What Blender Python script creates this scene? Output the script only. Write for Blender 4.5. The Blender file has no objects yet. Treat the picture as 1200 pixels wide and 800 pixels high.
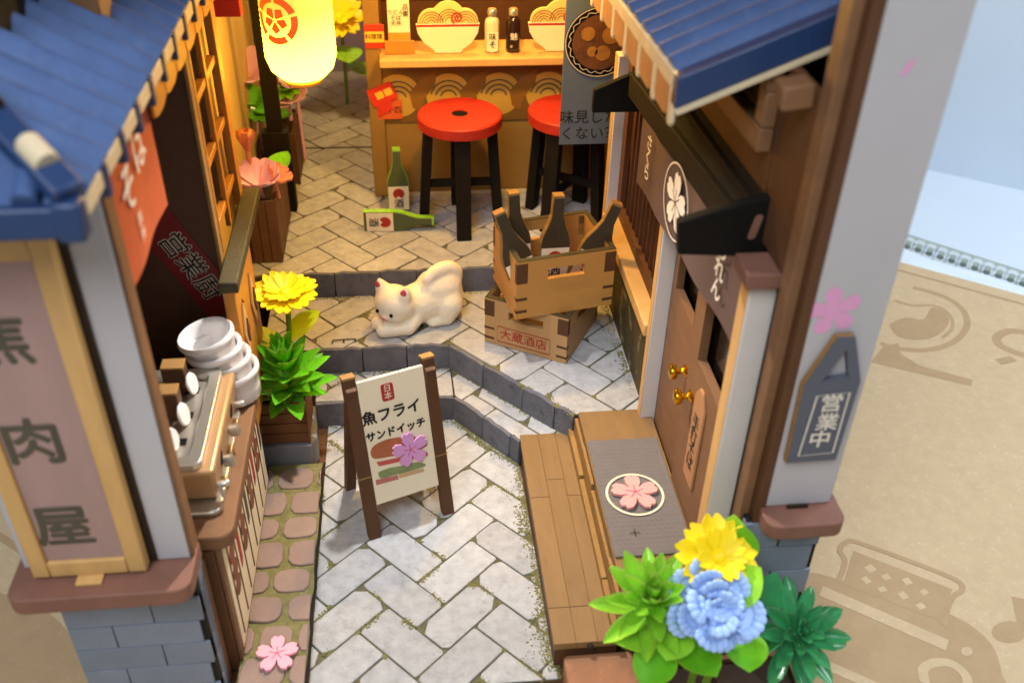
import bpy, bmesh, math, random
from mathutils import Vector, Matrix
random.seed(7)
scene = bpy.context.scene
COL = scene.collection
S = 0.1                      # scene units per centimetre of the model
PI = math.pi
# ------------------------------------------------------------------ camera
CAM = Vector((0, 0, 18.0))   # cm
F = 1141.0
def _orth():
    d = Vector((-145, -830, 1141)).normalized()
    v = Vector((-37, 1575, 1141)); v = (v - d * v.dot(d)).normalized()
    U = -v; X = d.cross(U)
    return X, d, U
_X, _D, _U = _orth()
def ray(px, py):
    c = Vector(((px - 600) / F, (py - 400) / F, 1))
    return Vector((_X.dot(c), _D.dot(c), _U.dot(c)))
def Q(px, py, x=None, y=None, z=None):
    """point of the measured photograph on a known wall or floor plane (cm)"""
    r = ray(px, py)
    if x is not None: t = (x - CAM.x) / r.x
    elif y is not None: t = (y - CAM.y) / r.y
    else: t = (z - CAM.z) / r.z
    return CAM + r * t
cam = bpy.data.cameras.new('camera'); camo = bpy.data.objects.new('camera', cam); COL.objects.link(camo)
cr = Vector((_X.x, _D.x, _U.x)); cu_ = -Vector((_X.y, _D.y, _U.y)); cf = Vector((_X.z, _D.z, _U.z))
camo.matrix_world = Matrix(((cr.x, cu_.x, -cf.x, CAM.x * S), (cr.y, cu_.y, -cf.y, CAM.y * S), (cr.z, cu_.z, -cf.z, CAM.z * S), (0, 0, 0, 1)))
cam.sensor_width = 36; cam.lens = F / 1200 * 36; cam.clip_start = 0.01; cam.clip_end = 100
cam.dof.use_dof = True; cam.dof.focus_distance = 2.52; cam.dof.aperture_fstop = 2.0
scene.camera = camo
# ------------------------------------------------------------------ world, lamps, exposure
w = bpy.data.worlds.new('World'); scene.world = w; w.use_nodes = True
w.node_tree.nodes['Background'].inputs[0].default_value = (0.84, 0.89, 1.0, 1)
w.node_tree.nodes['Background'].inputs[1].default_value = 0.27
def point(name, loc, power, col, rad):
    l = bpy.data.lights.new(name, 'POINT'); l.energy = power; l.color = col; l.shadow_soft_size = rad * S
    o = bpy.data.objects.new(name, l); o.location = Vector(loc) * S; COL.objects.link(o); return o
def area(name, loc, target, size, power, col):
    l = bpy.data.lights.new(name, 'AREA'); l.energy = power; l.color = col; l.shape = 'DISK'; l.size = size * S
    o = bpy.data.objects.new(name, l); o.location = Vector(loc) * S
    o.rotation_euler = (Vector(target) - Vector(loc)).to_track_quat('-Z', 'Y').to_euler(); COL.objects.link(o); return o
def spot(name, loc, target, power, col, rad, ang, blend):
    l = bpy.data.lights.new(name, 'SPOT'); l.energy = power; l.color = col; l.shadow_soft_size = rad * S; l.spot_size = math.radians(ang); l.spot_blend = blend
    o = bpy.data.objects.new(name, l); o.location = Vector(loc) * S; o.rotation_euler = (Vector(target) - Vector(loc)).to_track_quat('-Z', 'Y').to_euler(); COL.objects.link(o); return o
spot('ceiling_led', (-0.3, 20.7, 14.3), (0.3, 12.0, 0), 84, (1.0, 0.97, 0.92), 0.3, 93, .75)
point('bar_led', (2.4, 30.9, 12.2), 11, (1.0, 0.62, 0.16), 0.4)
point('bar_front_led', (2.2, 25.5, 13.5), 42, (1.0, 0.58, 0.13), 0.4)
point('alley_fill', (-2.9, 36.0, 11), 14, (1.0, 0.66, 0.26), 0.5)  # added fill light that brightens the alley, no fixture there
area('room_lamp', (-12, -14, 46), (-2, 13, 3), 26, 205, (0.93, 0.96, 1.0))
area('carton_fill', (34, 20, 44), (18, 30, 0), 26, 165, (0.97, 0.98, 1.0))  # added fill light for the carton and backdrop, no window there
scene.view_settings.view_transform = 'Standard'; scene.view_settings.look = 'None'
scene.view_settings.gamma = 1; scene.view_settings.exposure = 0
scene.render.engine = 'CYCLES'
scene.cycles.use_denoising = True
scene.cycles.max_bounces = 8
scene.cycles.sample_clamp_indirect = 6
# ------------------------------------------------------------------ materials
def srgb(h):
    h = h.lstrip('#'); v = [int(h[i:i + 2], 16) / 255 for i in (0, 2, 4)]
    return tuple(c / 12.92 if c <= .04045 else ((c + .055) / 1.055) ** 2.4 for c in v)
MATS = {}
def M(name, col, rough=.65, var=.15, scale=1.2, bump=.25, bscale=14, rnd=0., stretch=None, metal=0., spec=.35, coat=0., sss=0., trans=0., emit=None, estr=0., speck=None, speckamt=.5, speckscale=6, alpha=None):
    if isinstance(col, str): col = srgb(col)
    m = bpy.data.materials.new(name); m.use_nodes = True; nt = m.node_tree; N = nt.nodes; L = nt.links
    p = N['Principled BSDF']
    p.inputs['Roughness'].default_value = rough; p.inputs['Metallic'].default_value = metal
    p.inputs['Specular IOR Level'].default_value = spec; p.inputs['Coat Weight'].default_value = coat
    if sss: p.inputs['Subsurface Weight'].default_value = sss; p.inputs['Subsurface Radius'].default_value = (.03, .025, .02); p.inputs['Subsurface Scale'].default_value = .5
    if trans: p.inputs['Transmission Weight'].default_value = trans
    tc = N.new('ShaderNodeTexCoord'); mp = N.new('ShaderNodeMapping'); L.new(tc.outputs['Object'], mp.inputs[0])
    k = 1 / S; st = stretch or (1, 1, 1)
    mp.inputs['Scale'].default_value = (k * st[0], k * st[1], k * st[2])
    oi = N.new('ShaderNodeObjectInfo')
    off = N.new('ShaderNodeVectorMath'); off.operation = 'ADD'; sc = N.new('ShaderNodeVectorMath'); sc.operation = 'SCALE'
    cx = N.new('ShaderNodeCombineXYZ'); L.new(oi.outputs['Random'], cx.inputs[0]); L.new(oi.outputs['Random'], cx.inputs[1])
    sc.inputs['Scale'].default_value = 37; L.new(cx.outputs[0], sc.inputs[0]); L.new(mp.outputs[0], off.inputs[0]); L.new(sc.outputs[0], off.inputs[1])
    n1 = N.new('ShaderNodeTexNoise'); n1.inputs['Scale'].default_value = scale; n1.inputs['Detail'].default_value = 5; n1.inputs['Roughness'].default_value = .62
    L.new(off.outputs[0], n1.inputs['Vector'])
    mix = N.new('ShaderNodeMix'); mix.data_type = 'RGBA'
    mix.inputs[6].default_value = (*[max(0, c * (1 - 1.6 * var)) for c in col], 1); mix.inputs[7].default_value = (*[min(1, c * (1 + 1.6 * var)) for c in col], 1)
    L.new(n1.outputs[0], mix.inputs[0]); out = mix.outputs[2]
    if speck:
        n3 = N.new('ShaderNodeTexNoise'); n3.inputs['Scale'].default_value = speckscale; n3.inputs['Detail'].default_value = 6; n3.inputs['Roughness'].default_value = .7
        L.new(off.outputs[0], n3.inputs['Vector']); rp = N.new('ShaderNodeMapRange'); rp.inputs[1].default_value = .55; rp.inputs[2].default_value = .72; rp.inputs[4].default_value = speckamt
        L.new(n3.outputs[0], rp.inputs[0]); m2 = N.new('ShaderNodeMix'); m2.data_type = 'RGBA'; L.new(rp.outputs[0], m2.inputs[0]); L.new(out, m2.inputs[6]); m2.inputs[7].default_value = (*srgb(speck), 1); out = m2.outputs[2]
    if rnd:
        h = N.new('ShaderNodeHueSaturation'); mr = N.new('ShaderNodeMapRange'); mr.inputs[3].default_value = 1 - rnd; mr.inputs[4].default_value = 1 + rnd
        L.new(oi.outputs['Random'], mr.inputs[0]); L.new(mr.outputs[0], h.inputs['Value']); L.new(out, h.inputs['Color']); out = h.outputs[0]
    L.new(out, p.inputs['Base Color'])
    if bump:
        n2 = N.new('ShaderNodeTexNoise'); n2.inputs['Scale'].default_value = bscale; n2.inputs['Detail'].default_value = 4; L.new(off.outputs[0], n2.inputs['Vector'])
        b = N.new('ShaderNodeBump'); b.inputs['Strength'].default_value = bump; b.inputs['Distance'].default_value = .03 * S; L.new(n2.outputs[0], b.inputs['Height']); L.new(b.outputs[0], p.inputs['Normal'])
        r = N.new('ShaderNodeMapRange'); r.inputs[3].default_value = max(.05, rough - .12); r.inputs[4].default_value = min(1, rough + .12); L.new(n2.outputs[0], r.inputs[0]); L.new(r.outputs[0], p.inputs['Roughness'])
    if emit:
        p.inputs['Emission Color'].default_value = (*srgb(emit), 1); p.inputs['Emission Strength'].default_value = estr
    MATS[name] = m; return m
stone = M('paver_stone', '#a9aaac', .78, .26, 3.0, .8, 16, rnd=.11, speck='#7d7c7e', speckamt=.6, speckscale=2.6)
joint = M('moss_joint', '#5f5b44', .9, .45, 5, .8, 22, speck='#2e2b20', speckamt=.8, speckscale=7)
cobm = M('cobble_stone', '#8c766c', .75, .13, 1.6, .4, 16, rnd=.08)
moss = M('moss', '#787349', .95, .4, 6, 1., 26, speck='#565a30', speckamt=.7, speckscale=8)
kerbm = M('kerb_stone', '#62636a', .8, .32, 2.2, .8, 12, rnd=.12, speck='#35353a', speckamt=.7, speckscale=2.4)
darkg = M('dark_gap', '#17140f', .9, .2)
wood = M('brown_board', '#775539', .6, .2, 1.3, .25, 22, stretch=(.5, .5, 2.2))
woodd = M('dark_brown_board', '#57371f', .62, .18, 1.4, .3, 20, stretch=(1.5, 1.5, .5))
woodv = M('dark_stall_board', '#4e3424', .7, .2, 1.2, .25, 16)
deckm = M('deck_board', '#83653f', .62, .16, 1.0, .3, 18, rnd=.03, stretch=(2.2, .4, 1), speck='#6b4a2c', speckamt=.35, speckscale=2.5)
edgew = M('raw_plywood_edge', '#8f6c3c', .65, .25, 2.2, .3, 18, stretch=(.5, .5, 4))
lightw = M('light_wood', '#c79e63', .55, .14, 1.4, .2, 20, stretch=(2, 2, .4))
burn = M('charred_edge', '#2c1c10', .8, .35, 3, .3)
white = M('white_laminate', '#b3b1b3', .55, .05, .5, .14, 30, speck='#aeaaab', speckamt=.3, speckscale=.7)
post = M('white_post', '#cdc7c2', .55, .05, .8, .2, 26)
brickm = M('grey_brick_board', '#76808f', .65, .12, 1.3, .35, 20, rnd=.08, speck='#5c6572', speckamt=.4, speckscale=1.5)
ledgem = M('ledge_board', '#7a5446', .6, .16, 1.5, .3, 22)
blue = M('blue_roof', '#3b5583', .5, .22, 1.6, .3, 18, spec=.45, speck='#5f7399', speckamt=.35, speckscale=2.5)
blued = M('blue_trim', '#1d365f', .45, .12, 1.0, .1, spec=.5)
cream = M('cream_block', '#cdbd9c', .6, .15, 2)
creamp = M('cream_paper', '#e2d5b8', .7, .04, .6, .08)
redp = M('red_print', '#a32d25', .6, .1)
redd = M('deep_red_paper', '#6d0f12', .55, .08, 1, .08)
orangep = M('orange_cloth', '#b4532c', .8, .1, 1.5, .3, 40)
ink = M('ink', '#1a1715', .7, .1, 1, 0)
inkg = M('brush_ink', '#4f4a3a', .7, .2, 2, 0)
whitei = M('white_ink', '#ded6c8', .6, .08, 1, 0)
pinkp = M('pink_card', '#f0a3b4', .5, .05, 1, .1)
pinkd = M('pink_vein', '#c4607a', .5, .1)
pinkl = M('pink_print', '#d79ac0', .6, .05, 1, 0)
black = M('black_board', '#14110e', .8, .2, 2, .2, spec=.12)
blackr = M('black_wood', '#18130e', .75, .25, 2, .25, stretch=(2, 2, .5), spec=.15)
redseat = M('red_seat', '#a8281a', .55, .2, 1.6, .35, speck='#7c1a12', speckamt=.45, speckscale=3)
chrome = M('steel', '#c6c2b8', .3, .08, 1, 0, metal=.8)
bronze = M('bronze_paint', '#a9855c', .42, .1, 1, .15, metal=.25, spec=.5)
gold = M('brass', '#d9a520', .22, .05, 1, 0, metal=1)
ceram = M('white_ceramic', '#e9e6e6', .2, .02, 1, 0, coat=.4, spec=.5)
mauve = M('mauve_cloth', '#5b4742', .75, .1, 1.5, .3, 40)
matm = M('grey_mat', '#6c6664', .85, .1, 3, .3, 12)
kraft = M('kraft_board', '#c4ae8a', .8, .09, 2.5, .4, 16, speck='#d9cbb2', speckamt=.6, speckscale=7)
kprint = M('kraft_print', '#ae9470', .8, .08, 2.2, .2, 16, speck='#b9a283', speckamt=.5, speckscale=7)
crate_o = M('crate_orange_board', '#bb8846', .5, .12, 1.2, .2, 18, stretch=(.5, .5, 2))
crate_k = M('carton_board', '#b38c5c', .55, .1, 1.2, .2, 18)
bottleg = M('bottle_green', '#4d5636', .5, .1, 1.5, .15)
bottled = M('bottle_dark_olive', '#3d3626', .5, .15, 1.5, .15)
leafl = M('leaf_light', '#8ac832', .28, .22, 1.6, .2, 8, rnd=.16, sss=.15, spec=.5, coat=.35, speck='#b6de50', speckamt=.5, speckscale=1.3)
leafd = M('leaf_dark', '#358c55', .26, .25, 1.5, .1, 10, rnd=.12, sss=.1, spec=.5, coat=.25, speck='#5fae3a', speckamt=.4, speckscale=1.2)
leafm = M('leaf_mid', '#62b41e', .3, .24, 1.6, .2, 8, rnd=.16, sss=.15, spec=.5, coat=.2)
yel = M('yellow_petal', '#f6d80f', .5, .06, 1.5, .1, sss=.2)
bluef = M('blue_petal', '#9dbcf0', .5, .1, 1.5, .1, sss=.2, rnd=.05)
pinkf = M('pink_petal', '#e2b4dc', .5, .12, 1.5, .1, sss=.2, rnd=.06)
peach = M('peach_petal', '#dc9078', .5, .1, 1.5, .1, sss=.2)
catm = M('cat_plastic', '#efe6cf', .5, .04, 1.2, .55, 9, sss=.25)
planterw = M('planter_board', '#704a2a', .6, .2, 1.6, .3, 22)
lamg = M('poster_blue', '#5d6670', .6, .08, 1, .1)
soup = M('soup_brown', '#6b4020', .6, .45, 3, .3, 12)
barw = M('bar_panel', '#8a6a34', .55, .12, 1.3, .2, 20)
paleb = M('pale_blue_wall', '#d3e2f0', .7, .03, .3, .05)
lacem = M('lace_white', '#d9e8f2', .7, .05, 1, .2)
greens = M('green_strip', '#9aa9a0', .7, .1)
purp = M('purple_wall', '#8d86b0', .7, .2, .4, .05)
glass = M('window_dark', '#1b130d', .15, .2, 1, 0, spec=.6)
plaqm = M('slate_plaque', '#565a66', .6, .08, 1, .2)
olive = M('olive_sill', '#3d3620', .7, .3, 2.5, .4, 16)
orangew = M('amber_lit_wood', '#b87a2c', .5, .15, 1.3, .2, 20)  # amber of the lattice and eave boards includes their warm lamp light
curtm = M('pale_curtain', '#c9bfa2', .7, .12, 1)
skinp = M('nose_pink', '#e89a9a', .5, .05)
tagr = M('red_tag', '#c8301c', .55, .08, 1, .08)
tagy = M('yellow_tag', '#e8b23a', .55, .08, 1, .05)
ochre = M('ochre_print', '#b58f3e', .6, .1, 1, 0)
slateprint = M('slate_print', '#4a463a', .6, .1, 1, 0)
clearg = M('jar_glass', '#cfc7a6', .12, .03, 1, 0, spec=.6)
soy = M('soy_sauce', '#2a1a14', .15, .1, 1, 0, spec=.6)
twig = M('stem_green', '#6d8f2a', .5, .15, 1.5, .1)
# ------------------------------------------------------------------ mesh helpers (centimetres)
class B:
    def __init__(s, m=None): s.v = []; s.f = []; s.m = m
    def add(s, vs, fs):
        n = len(s.v)
        s.v += [(s.m @ Vector(p)) if s.m else Vector(p) for p in vs]; s.f += [tuple(n + i for i in f) for f in fs]; return s
    def box(s, x0, x1, y0, y1, z0, z1):
        return s.add([(x0, y0, z0), (x1, y0, z0), (x1, y1, z0), (x0, y1, z0), (x0, y0, z1), (x1, y0, z1), (x1, y1, z1), (x0, y1, z1)],
                     [(0, 3, 2, 1), (4, 5, 6, 7), (0, 1, 5, 4), (1, 2, 6, 5), (2, 3, 7, 6), (3, 0, 4, 7)])
    def prism(s, pts, h, o=(0, 0, 0), U=(1, 0, 0), V=(0, 1, 0)):
        """polygon in the (U,V) plane at o, thickened by h along U x V"""
        o = Vector(o); U = Vector(U); V = Vector(V); Nn = U.cross(V).normalized() * h; n = len(pts)
        a = sum(pts[i][0] * pts[(i + 1) % n][1] - pts[(i + 1) % n][0] * pts[i][1] for i in range(n))
        if a < 0: pts = pts[::-1]
        lo = [o + U * p[0] + V * p[1] for p in pts]; hi = [p + Nn for p in lo]
        if h < 0: lo, hi = hi, lo
        return s.add(lo + hi, [tuple(range(n))[::-1], tuple(range(n, 2 * n))] + [(i, (i + 1) % n, n + (i + 1) % n, n + i) for i in range(n)])
    def hexa(s, p):
        return s.add(p, [(0, 3, 2, 1), (4, 5, 6, 7), (0, 1, 5, 4), (1, 2, 6, 5), (2, 3, 7, 6), (3, 0, 4, 7)])
    def beam(s, a, b, w, h, up=(0, 0, 1)):
        a = Vector(a); b = Vector(b); d = (b - a).normalized(); sd = d.cross(Vector(up)).normalized(); u = sd.cross(d).normalized()
        sd *= w / 2; u *= h / 2
        return s.hexa([a - sd - u, a + sd - u, b + sd - u, b - sd - u, a - sd + u, a + sd + u, b + sd + u, b - sd + u])
    def lathe(s, prof, c=(0, 0, 0), n=24, ax=None, closed=False):
        c = Vector(c); rot = Vector((0, 0, 1)).rotation_difference(Vector(ax)) if ax else None; vs = []; fs = []
        for r, z in prof:
            for i in range(n):
                a = 2 * PI * i / n; p = Vector((r * math.cos(a), r * math.sin(a), z))
                vs.append(c + (rot @ p if rot else p))
        k = len(prof); rng = range(k if closed else k - 1)
        for j in rng:
            for i in range(n):
                j2 = (j + 1) % k
                fs.append((j * n + i, j * n + (i + 1) % n, j2 * n + (i + 1) % n, j2 * n + i))
        if not closed:
            fs.append(tuple(range(n))[::-1]); fs.append(tuple(range((k - 1) * n, k * n)))
        return s.add(vs, fs)
    def tube(s, pts, r, n=8):
        pts = [Vector(p) for p in pts]; vs = []; fs = []
        for i, p in enumerate(pts):
            d = (pts[min(i + 1, len(pts) - 1)] - pts[max(i - 1, 0)]).normalized()
            a = d.cross(Vector((0, 0, 1)) if abs(d.z) < .9 else Vector((1, 0, 0))).normalized(); b = d.cross(a)
            rr = r[i] if isinstance(r, (list, tuple)) else r
            vs += [p + (a * math.cos(2 * PI * k / n) + b * math.sin(2 * PI * k / n)) * rr for k in range(n)]
        for i in range(len(pts) - 1):
            for k in range(n): fs.append((i * n + k, i * n + (k + 1) % n, (i + 1) * n + (k + 1) % n, (i + 1) * n + k))
        fs.append(tuple(range(n))[::-1]); fs.append(tuple(range((len(pts) - 1) * n, len(pts) * n)))
        return s.add(vs, fs)
    def ell(s, c, r, rot=None, n=14, k=9):
        c = Vector(c); vs = [c + (rot @ Vector((0, 0, -r[2])) if rot else Vector((0, 0, -r[2])))]; fs = []
        for j in range(1, k):
            t = PI * j / k - PI / 2
            for i in range(n):
                a = 2 * PI * i / n; p = Vector((r[0] * math.cos(t) * math.cos(a), r[1] * math.cos(t) * math.sin(a), r[2] * math.sin(t)))
                vs.append(c + (rot @ p if rot else p))
        p = Vector((0, 0, r[2])); vs.append(c + (rot @ p if rot else p)); L = len(vs) - 1
        for i in range(n):
            fs.append((0, 1 + (i + 1) % n, 1 + i)); fs.append((L, L - n + i, L - n + (i + 1) % n))
        for j in range(k - 2):
            for i in range(n): fs.append((1 + j * n + i, 1 + j * n + (i + 1) % n, 1 + (j + 1) * n + (i + 1) % n, 1 + (j + 1) * n + i))
        return s.add(vs, fs)
    def ribbon(s, pts, w, o, U, V, h=.012, closed=False):
        """flat printed stroke of width w along 2-D points in the (U,V) plane"""
        o = Vector(o); U = Vector(U); V = Vector(V); Nn = U.cross(V).normalized() * h; n = len(pts); vs = []; fs = []
        P2 = [Vector((p[0], p[1])) for p in pts]
        for i in range(n):
            a = P2[i - 1] if (i or closed) else P2[i]; b = P2[(i + 1) % n] if (i < n - 1 or closed) else P2[i]
            d = (b - a).normalized() if (b - a).length else Vector((1, 0)); q = Vector((-d.y, d.x)) * w / 2
            for e in (P2[i] + q, P2[i] - q): vs.append(o + U * e.x + V * e.y + Nn)
        for i in range(n if closed else n - 1):
            j = (i + 1) % n; fs.append((2 * i, 2 * i + 1, 2 * j + 1, 2 * j))
        return s.add(vs, fs)
    def flat(s, pts, o, U, V, h=.012):
        o = Vector(o); U = Vector(U); V = Vector(V); Nn = U.cross(V).normalized() * h
        n = len(pts); a = sum(pts[i][0] * pts[(i + 1) % n][1] - pts[(i + 1) % n][0] * pts[i][1] for i in range(n))
        if a < 0: pts = pts[::-1]
        return s.add([o + U * p[0] + V * p[1] + Nn for p in pts], [tuple(range(n))])
ORG = {}
def org(o): return ORG.get(o.name, Vector((0, 0, 0)))
def tag(o, label=None, cat=None, group=None, kind=None):
    if label: o['label'] = label
    if cat: o['category'] = cat
    if group: o['group'] = group
    if kind: o['kind'] = kind
    return o
def thing(name, loc, label, cat, group=None):
    o = bpy.data.objects.new(name, None); o.empty_display_size = .05; COL.objects.link(o); o.location = Vector(loc) * S; ORG[o.name] = Vector(loc)
    return tag(o, label, cat, group)
def mesh(name, b, mat, o=Vector((0, 0, 0)), smooth=None):
    me = bpy.data.meshes.new(name); me.from_pydata([(v - o) * S for v in b.v], [], b.f); me.update()
    me.materials.append(mat)
    if smooth is not None:
        me.shade_smooth(); me.set_sharp_from_angle(angle=math.radians(smooth))
    return me
def obj(name, b, mat, parent=None, bev=0, smooth=None, seg=2, loc=None, label=None, cat=None, group=None, kind=None):
    if parent is not None: o0 = org(parent)
    elif loc is not None: o0 = Vector(loc)
    else:
        xs = [v.x for v in b.v]; ys = [v.y for v in b.v]; zs = [v.z for v in b.v]; o0 = Vector(((min(xs) + max(xs)) / 2, (min(ys) + max(ys)) / 2, min(zs)))
    o = bpy.data.objects.new(name, mesh(name, b, mat, o0, smooth)); COL.objects.link(o); ORG[o.name] = o0
    if parent is not None: o.parent = parent
    else: o.location = o0 * S
    if bev:
        m = o.modifiers.new('edge', 'BEVEL'); m.width = bev * S; m.segments = seg; m.limit_method = 'ANGLE'; m.angle_limit = math.radians(40)
        if smooth is None: o.data.shade_smooth(); o.data.set_sharp_from_angle(angle=math.radians(50))
    return tag(o, label, cat, group, kind)
def inst(name, me, mw, parent):
    """a piece that shares mesh data; mw is its placement in centimetres, world axes"""
    o = bpy.data.objects.new(name, me); COL.objects.link(o); o.parent = parent
    m = mw.copy(); m.translation = (m.translation - org(parent)) * S; o.matrix_local = m; ORG[o.name] = org(parent); return o
def Bx(*a): return B().box(*a)
def frame(o, U, V):
    o = Vector(o); U = Vector(U).normalized(); V = Vector(V).normalized(); N = U.cross(V)
    return Matrix(((U.x, V.x, N.x, o.x), (U.y, V.y, N.y, o.y), (U.z, V.z, N.z, o.z), (0, 0, 0, 1)))
def text(s, mat, parent, o, U, V, size, bold=.0, name='lettering', lift=.015, align='CENTER', space=1., shear=0., sx=1.):
    c = bpy.data.curves.new('t', 'FONT'); c.body = s; c.size = 1; c.align_x = align; c.align_y = 'CENTER'; c.space_line = space; c.shear = shear; c.resolution_u = 3
    t = bpy.data.objects.new('t', c); COL.objects.link(t)
    me = bpy.data.meshes.new_from_object(t.evaluated_get(bpy.context.evaluated_depsgraph_get()))
    b = B(); U = Vector(U); V = Vector(V); N = U.cross(V).normalized() * lift; o = Vector(o)
    bo = bold * size
    for k, (dx, dy) in enumerate(((0, 0), (bo, 0), (-bo, 0), (0, bo), (0, -bo)) if bold else ((0, 0),)):   # brush weight: the glyph laid down a few times
        b.add([o + U * (v.co.x * size * sx + dx) + V * (v.co.y * size + dy) + N * (1 + .04 * k) for v in me.vertices], [tuple(p.vertices) for p in me.polygons])
    bpy.data.objects.remove(t); bpy.data.curves.remove(c); bpy.data.meshes.remove(me)
    return obj(name, b, mat, parent)
def circ(r, n=28, cx=0, cy=0, a0=0, a1=2 * PI, end=False):
    m = n + 1 if end else n
    return [(cx + r * math.cos(a0 + (a1 - a0) * i / n), cy + r * math.sin(a0 + (a1 - a0) * i / n)) for i in range(m)]
def rrect(x0, x1, y0, y1, r, n=5, corners=(1, 1, 1, 1)):
    out = []
    for k, (cx, cy, a) in enumerate(((x1 - r, y1 - r, 0), (x0 + r, y1 - r, PI / 2), (x0 + r, y0 + r, PI), (x1 - r, y0 + r, 1.5 * PI))):
        if corners[k]: out += [(cx + r * math.cos(a + PI / 2 * i / n), cy + r * math.sin(a + PI / 2 * i / n)) for i in range(n + 1)]
        else: out.append(((x1, y1), (x0, y1), (x0, y0), (x1, y0))[k])
    return out
def sakura(r, a0=0, notch=True):
    pts = []
    for k in range(5):
        a = a0 + 2 * PI * k / 5
        for da, rr in ((-.62, .30), (-.52, .62), (-.36, .88), (-.14, 1.0), (0, .90 if notch else 1.02), (.14, 1.0), (.36, .88), (.52, .62)):
            pts.append((r * rr * math.cos(a + da), r * rr * math.sin(a + da)))
    return pts
def sakura_piece(o, U, V, r, a0, mat, label, th=.07, group=None):
    t = thing('cherry_blossom', o, label, 'paper flower', group)
    obj('petals', B().prism(sakura(r, a0), th, o, U, V), mat, t)
    b = B(); N = Vector(U).cross(Vector(V)).normalized()
    for k in range(5):
        a = a0 + 2 * PI * k / 5
        b.ribbon([(0, 0), (r * .38 * math.cos(a), r * .38 * math.sin(a))], r * .045, Vector(o) + N * th, U, V, .008)
    obj('veins', b, pinkd, t); return t
# ================================================================== setting: table, carton, backdrop
BX = Vector((1, 0, 0)); BY = Vector((0, 1, 0)); BZ = Vector((0, 0, 1))
obj('table', Bx(-80, 90, -30, 110, -6.0, -4.2), paleb, kind='structure')
bw = B(); wl0 = Vector((-40, 90.0, -4.19)); wl1 = Vector((64, 18.5, -4.19)); wn = Vector((.56, .82, 0))
bw.hexa([wl0, wl1, wl1 + wn * 1.5, wl0 + wn * 1.5, wl0 + BZ * 46, wl1 + BZ * 46, wl1 + BZ * 46 + wn * 1.5, wl0 + BZ * 46 + wn * 1.5])
obj('backdrop', bw, paleb, kind='structure')
ZT = -0.7
e0 = Q(1070, 310, z=ZT); e1 = Q(1200, 345, z=ZT); ed = (e1 - e0).normalized(); en = Vector((ed.y, -ed.x, 0))
if en.y > 0: en = -en
c0 = e0 - ed * 46; c1 = e0 + ed * 22
box = thing('cardboard_box', (8, 16, -4.2), 'flat kraft cardboard box with brown printed drawings under the miniature street', 'box')
b = B(); low = Vector((0, 0, -3.4))
cs = [c0 + en * 46, c1 + en * 46, c1, c0]; b.hexa([p + low for p in cs] + cs); obj('lid', b, kraft, box, bev=.08)
b = B(); b.ribbon([(0, 0), (68, 0)], .1, c0 + en * .7, ed, -en, .01); pr = obj('border_line', b, kprint, box)
KU = ed; KV = -en                                          # axes of the print on the lid
def kp(px, py):
    p = Q(px, py, z=ZT) - e0; return (p.dot(KU), p.dot(KV))
def KO(): return e0
if KU.cross(KV).z < 0: KL = -.004
else: KL = .004
def kr(pts, w, closed=False, h=.004): return B().ribbon([kp(*p) for p in pts], w, e0, KU, KV, KL / .004 * h, closed)
def kf(pts): 
    b = B(); n = [Q(x, y, z=ZT + .005) for x, y in pts]; a = sum(n[i].x * n[(i + 1) % len(n)].y - n[(i + 1) % len(n)].x * n[i].y for i in range(len(n)))
    return b.add(n if a > 0 else n[::-1], [tuple(range(len(n)))])
def kf2(pts):
    b = kf(pts); b.v = [v + Vector((0, 0, .004)) for v in b.v]; return b
def sm(pts, k=5):                                         # smooth curve through points
    out = []
    for i in range(len(pts) - 1):
        p0 = pts[max(i - 1, 0)]; p1 = pts[i]; p2 = pts[i + 1]; p3 = pts[min(i + 2, len(pts) - 1)]
        for j in range(k):
            t = j / k; out.append(tuple(.5 * (2 * p1[d] + (p2[d] - p0[d]) * t + (2 * p0[d] - 5 * p1[d] + 4 * p2[d] - p3[d]) * t * t + (3 * p1[d] - p0[d] - 3 * p2[d] + p3[d]) * t ** 3) for d in range(len(p1))))
    return out + [pts[-1]]
# printed globe
g = kr(sm([(1032, 402), (1050, 408), (1085, 410), (1115, 402), (1132, 385), (1131, 368), (1118, 354), (1096, 344), (1070, 337)]), .22); obj('printed_globe', g, kprint, box)
obj('printed_globe', kf(sm([(1042, 380), (1060, 372), (1082, 374), (1092, 360), (1108, 366), (1112, 378), (1100, 392), (1078, 398), (1052, 394), (1042, 380)], 3)[:-1]), kprint, box)
obj('printed_globe', kr(sm([(1048, 352), (1070, 358), (1095, 358), (1112, 368), (1116, 384), (1104, 396)]), .12), kprint, box)
obj('printed_globe', kf([(1036, 405), (1053, 402), (1056, 415), (1078, 428), (1140, 445), (1138, 452), (1070, 436), (1020, 424)]), kprint, box)
obj('printed_curl', kr(sm([(1204, 390), (1182, 388), (1168, 396), (1174, 406), (1196, 415), (1210, 418)]), .3), kprint, box)
obj('printed_curl', kr([(1170, 424), (1188, 420)], .3, h=.009), kprint, box)
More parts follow.
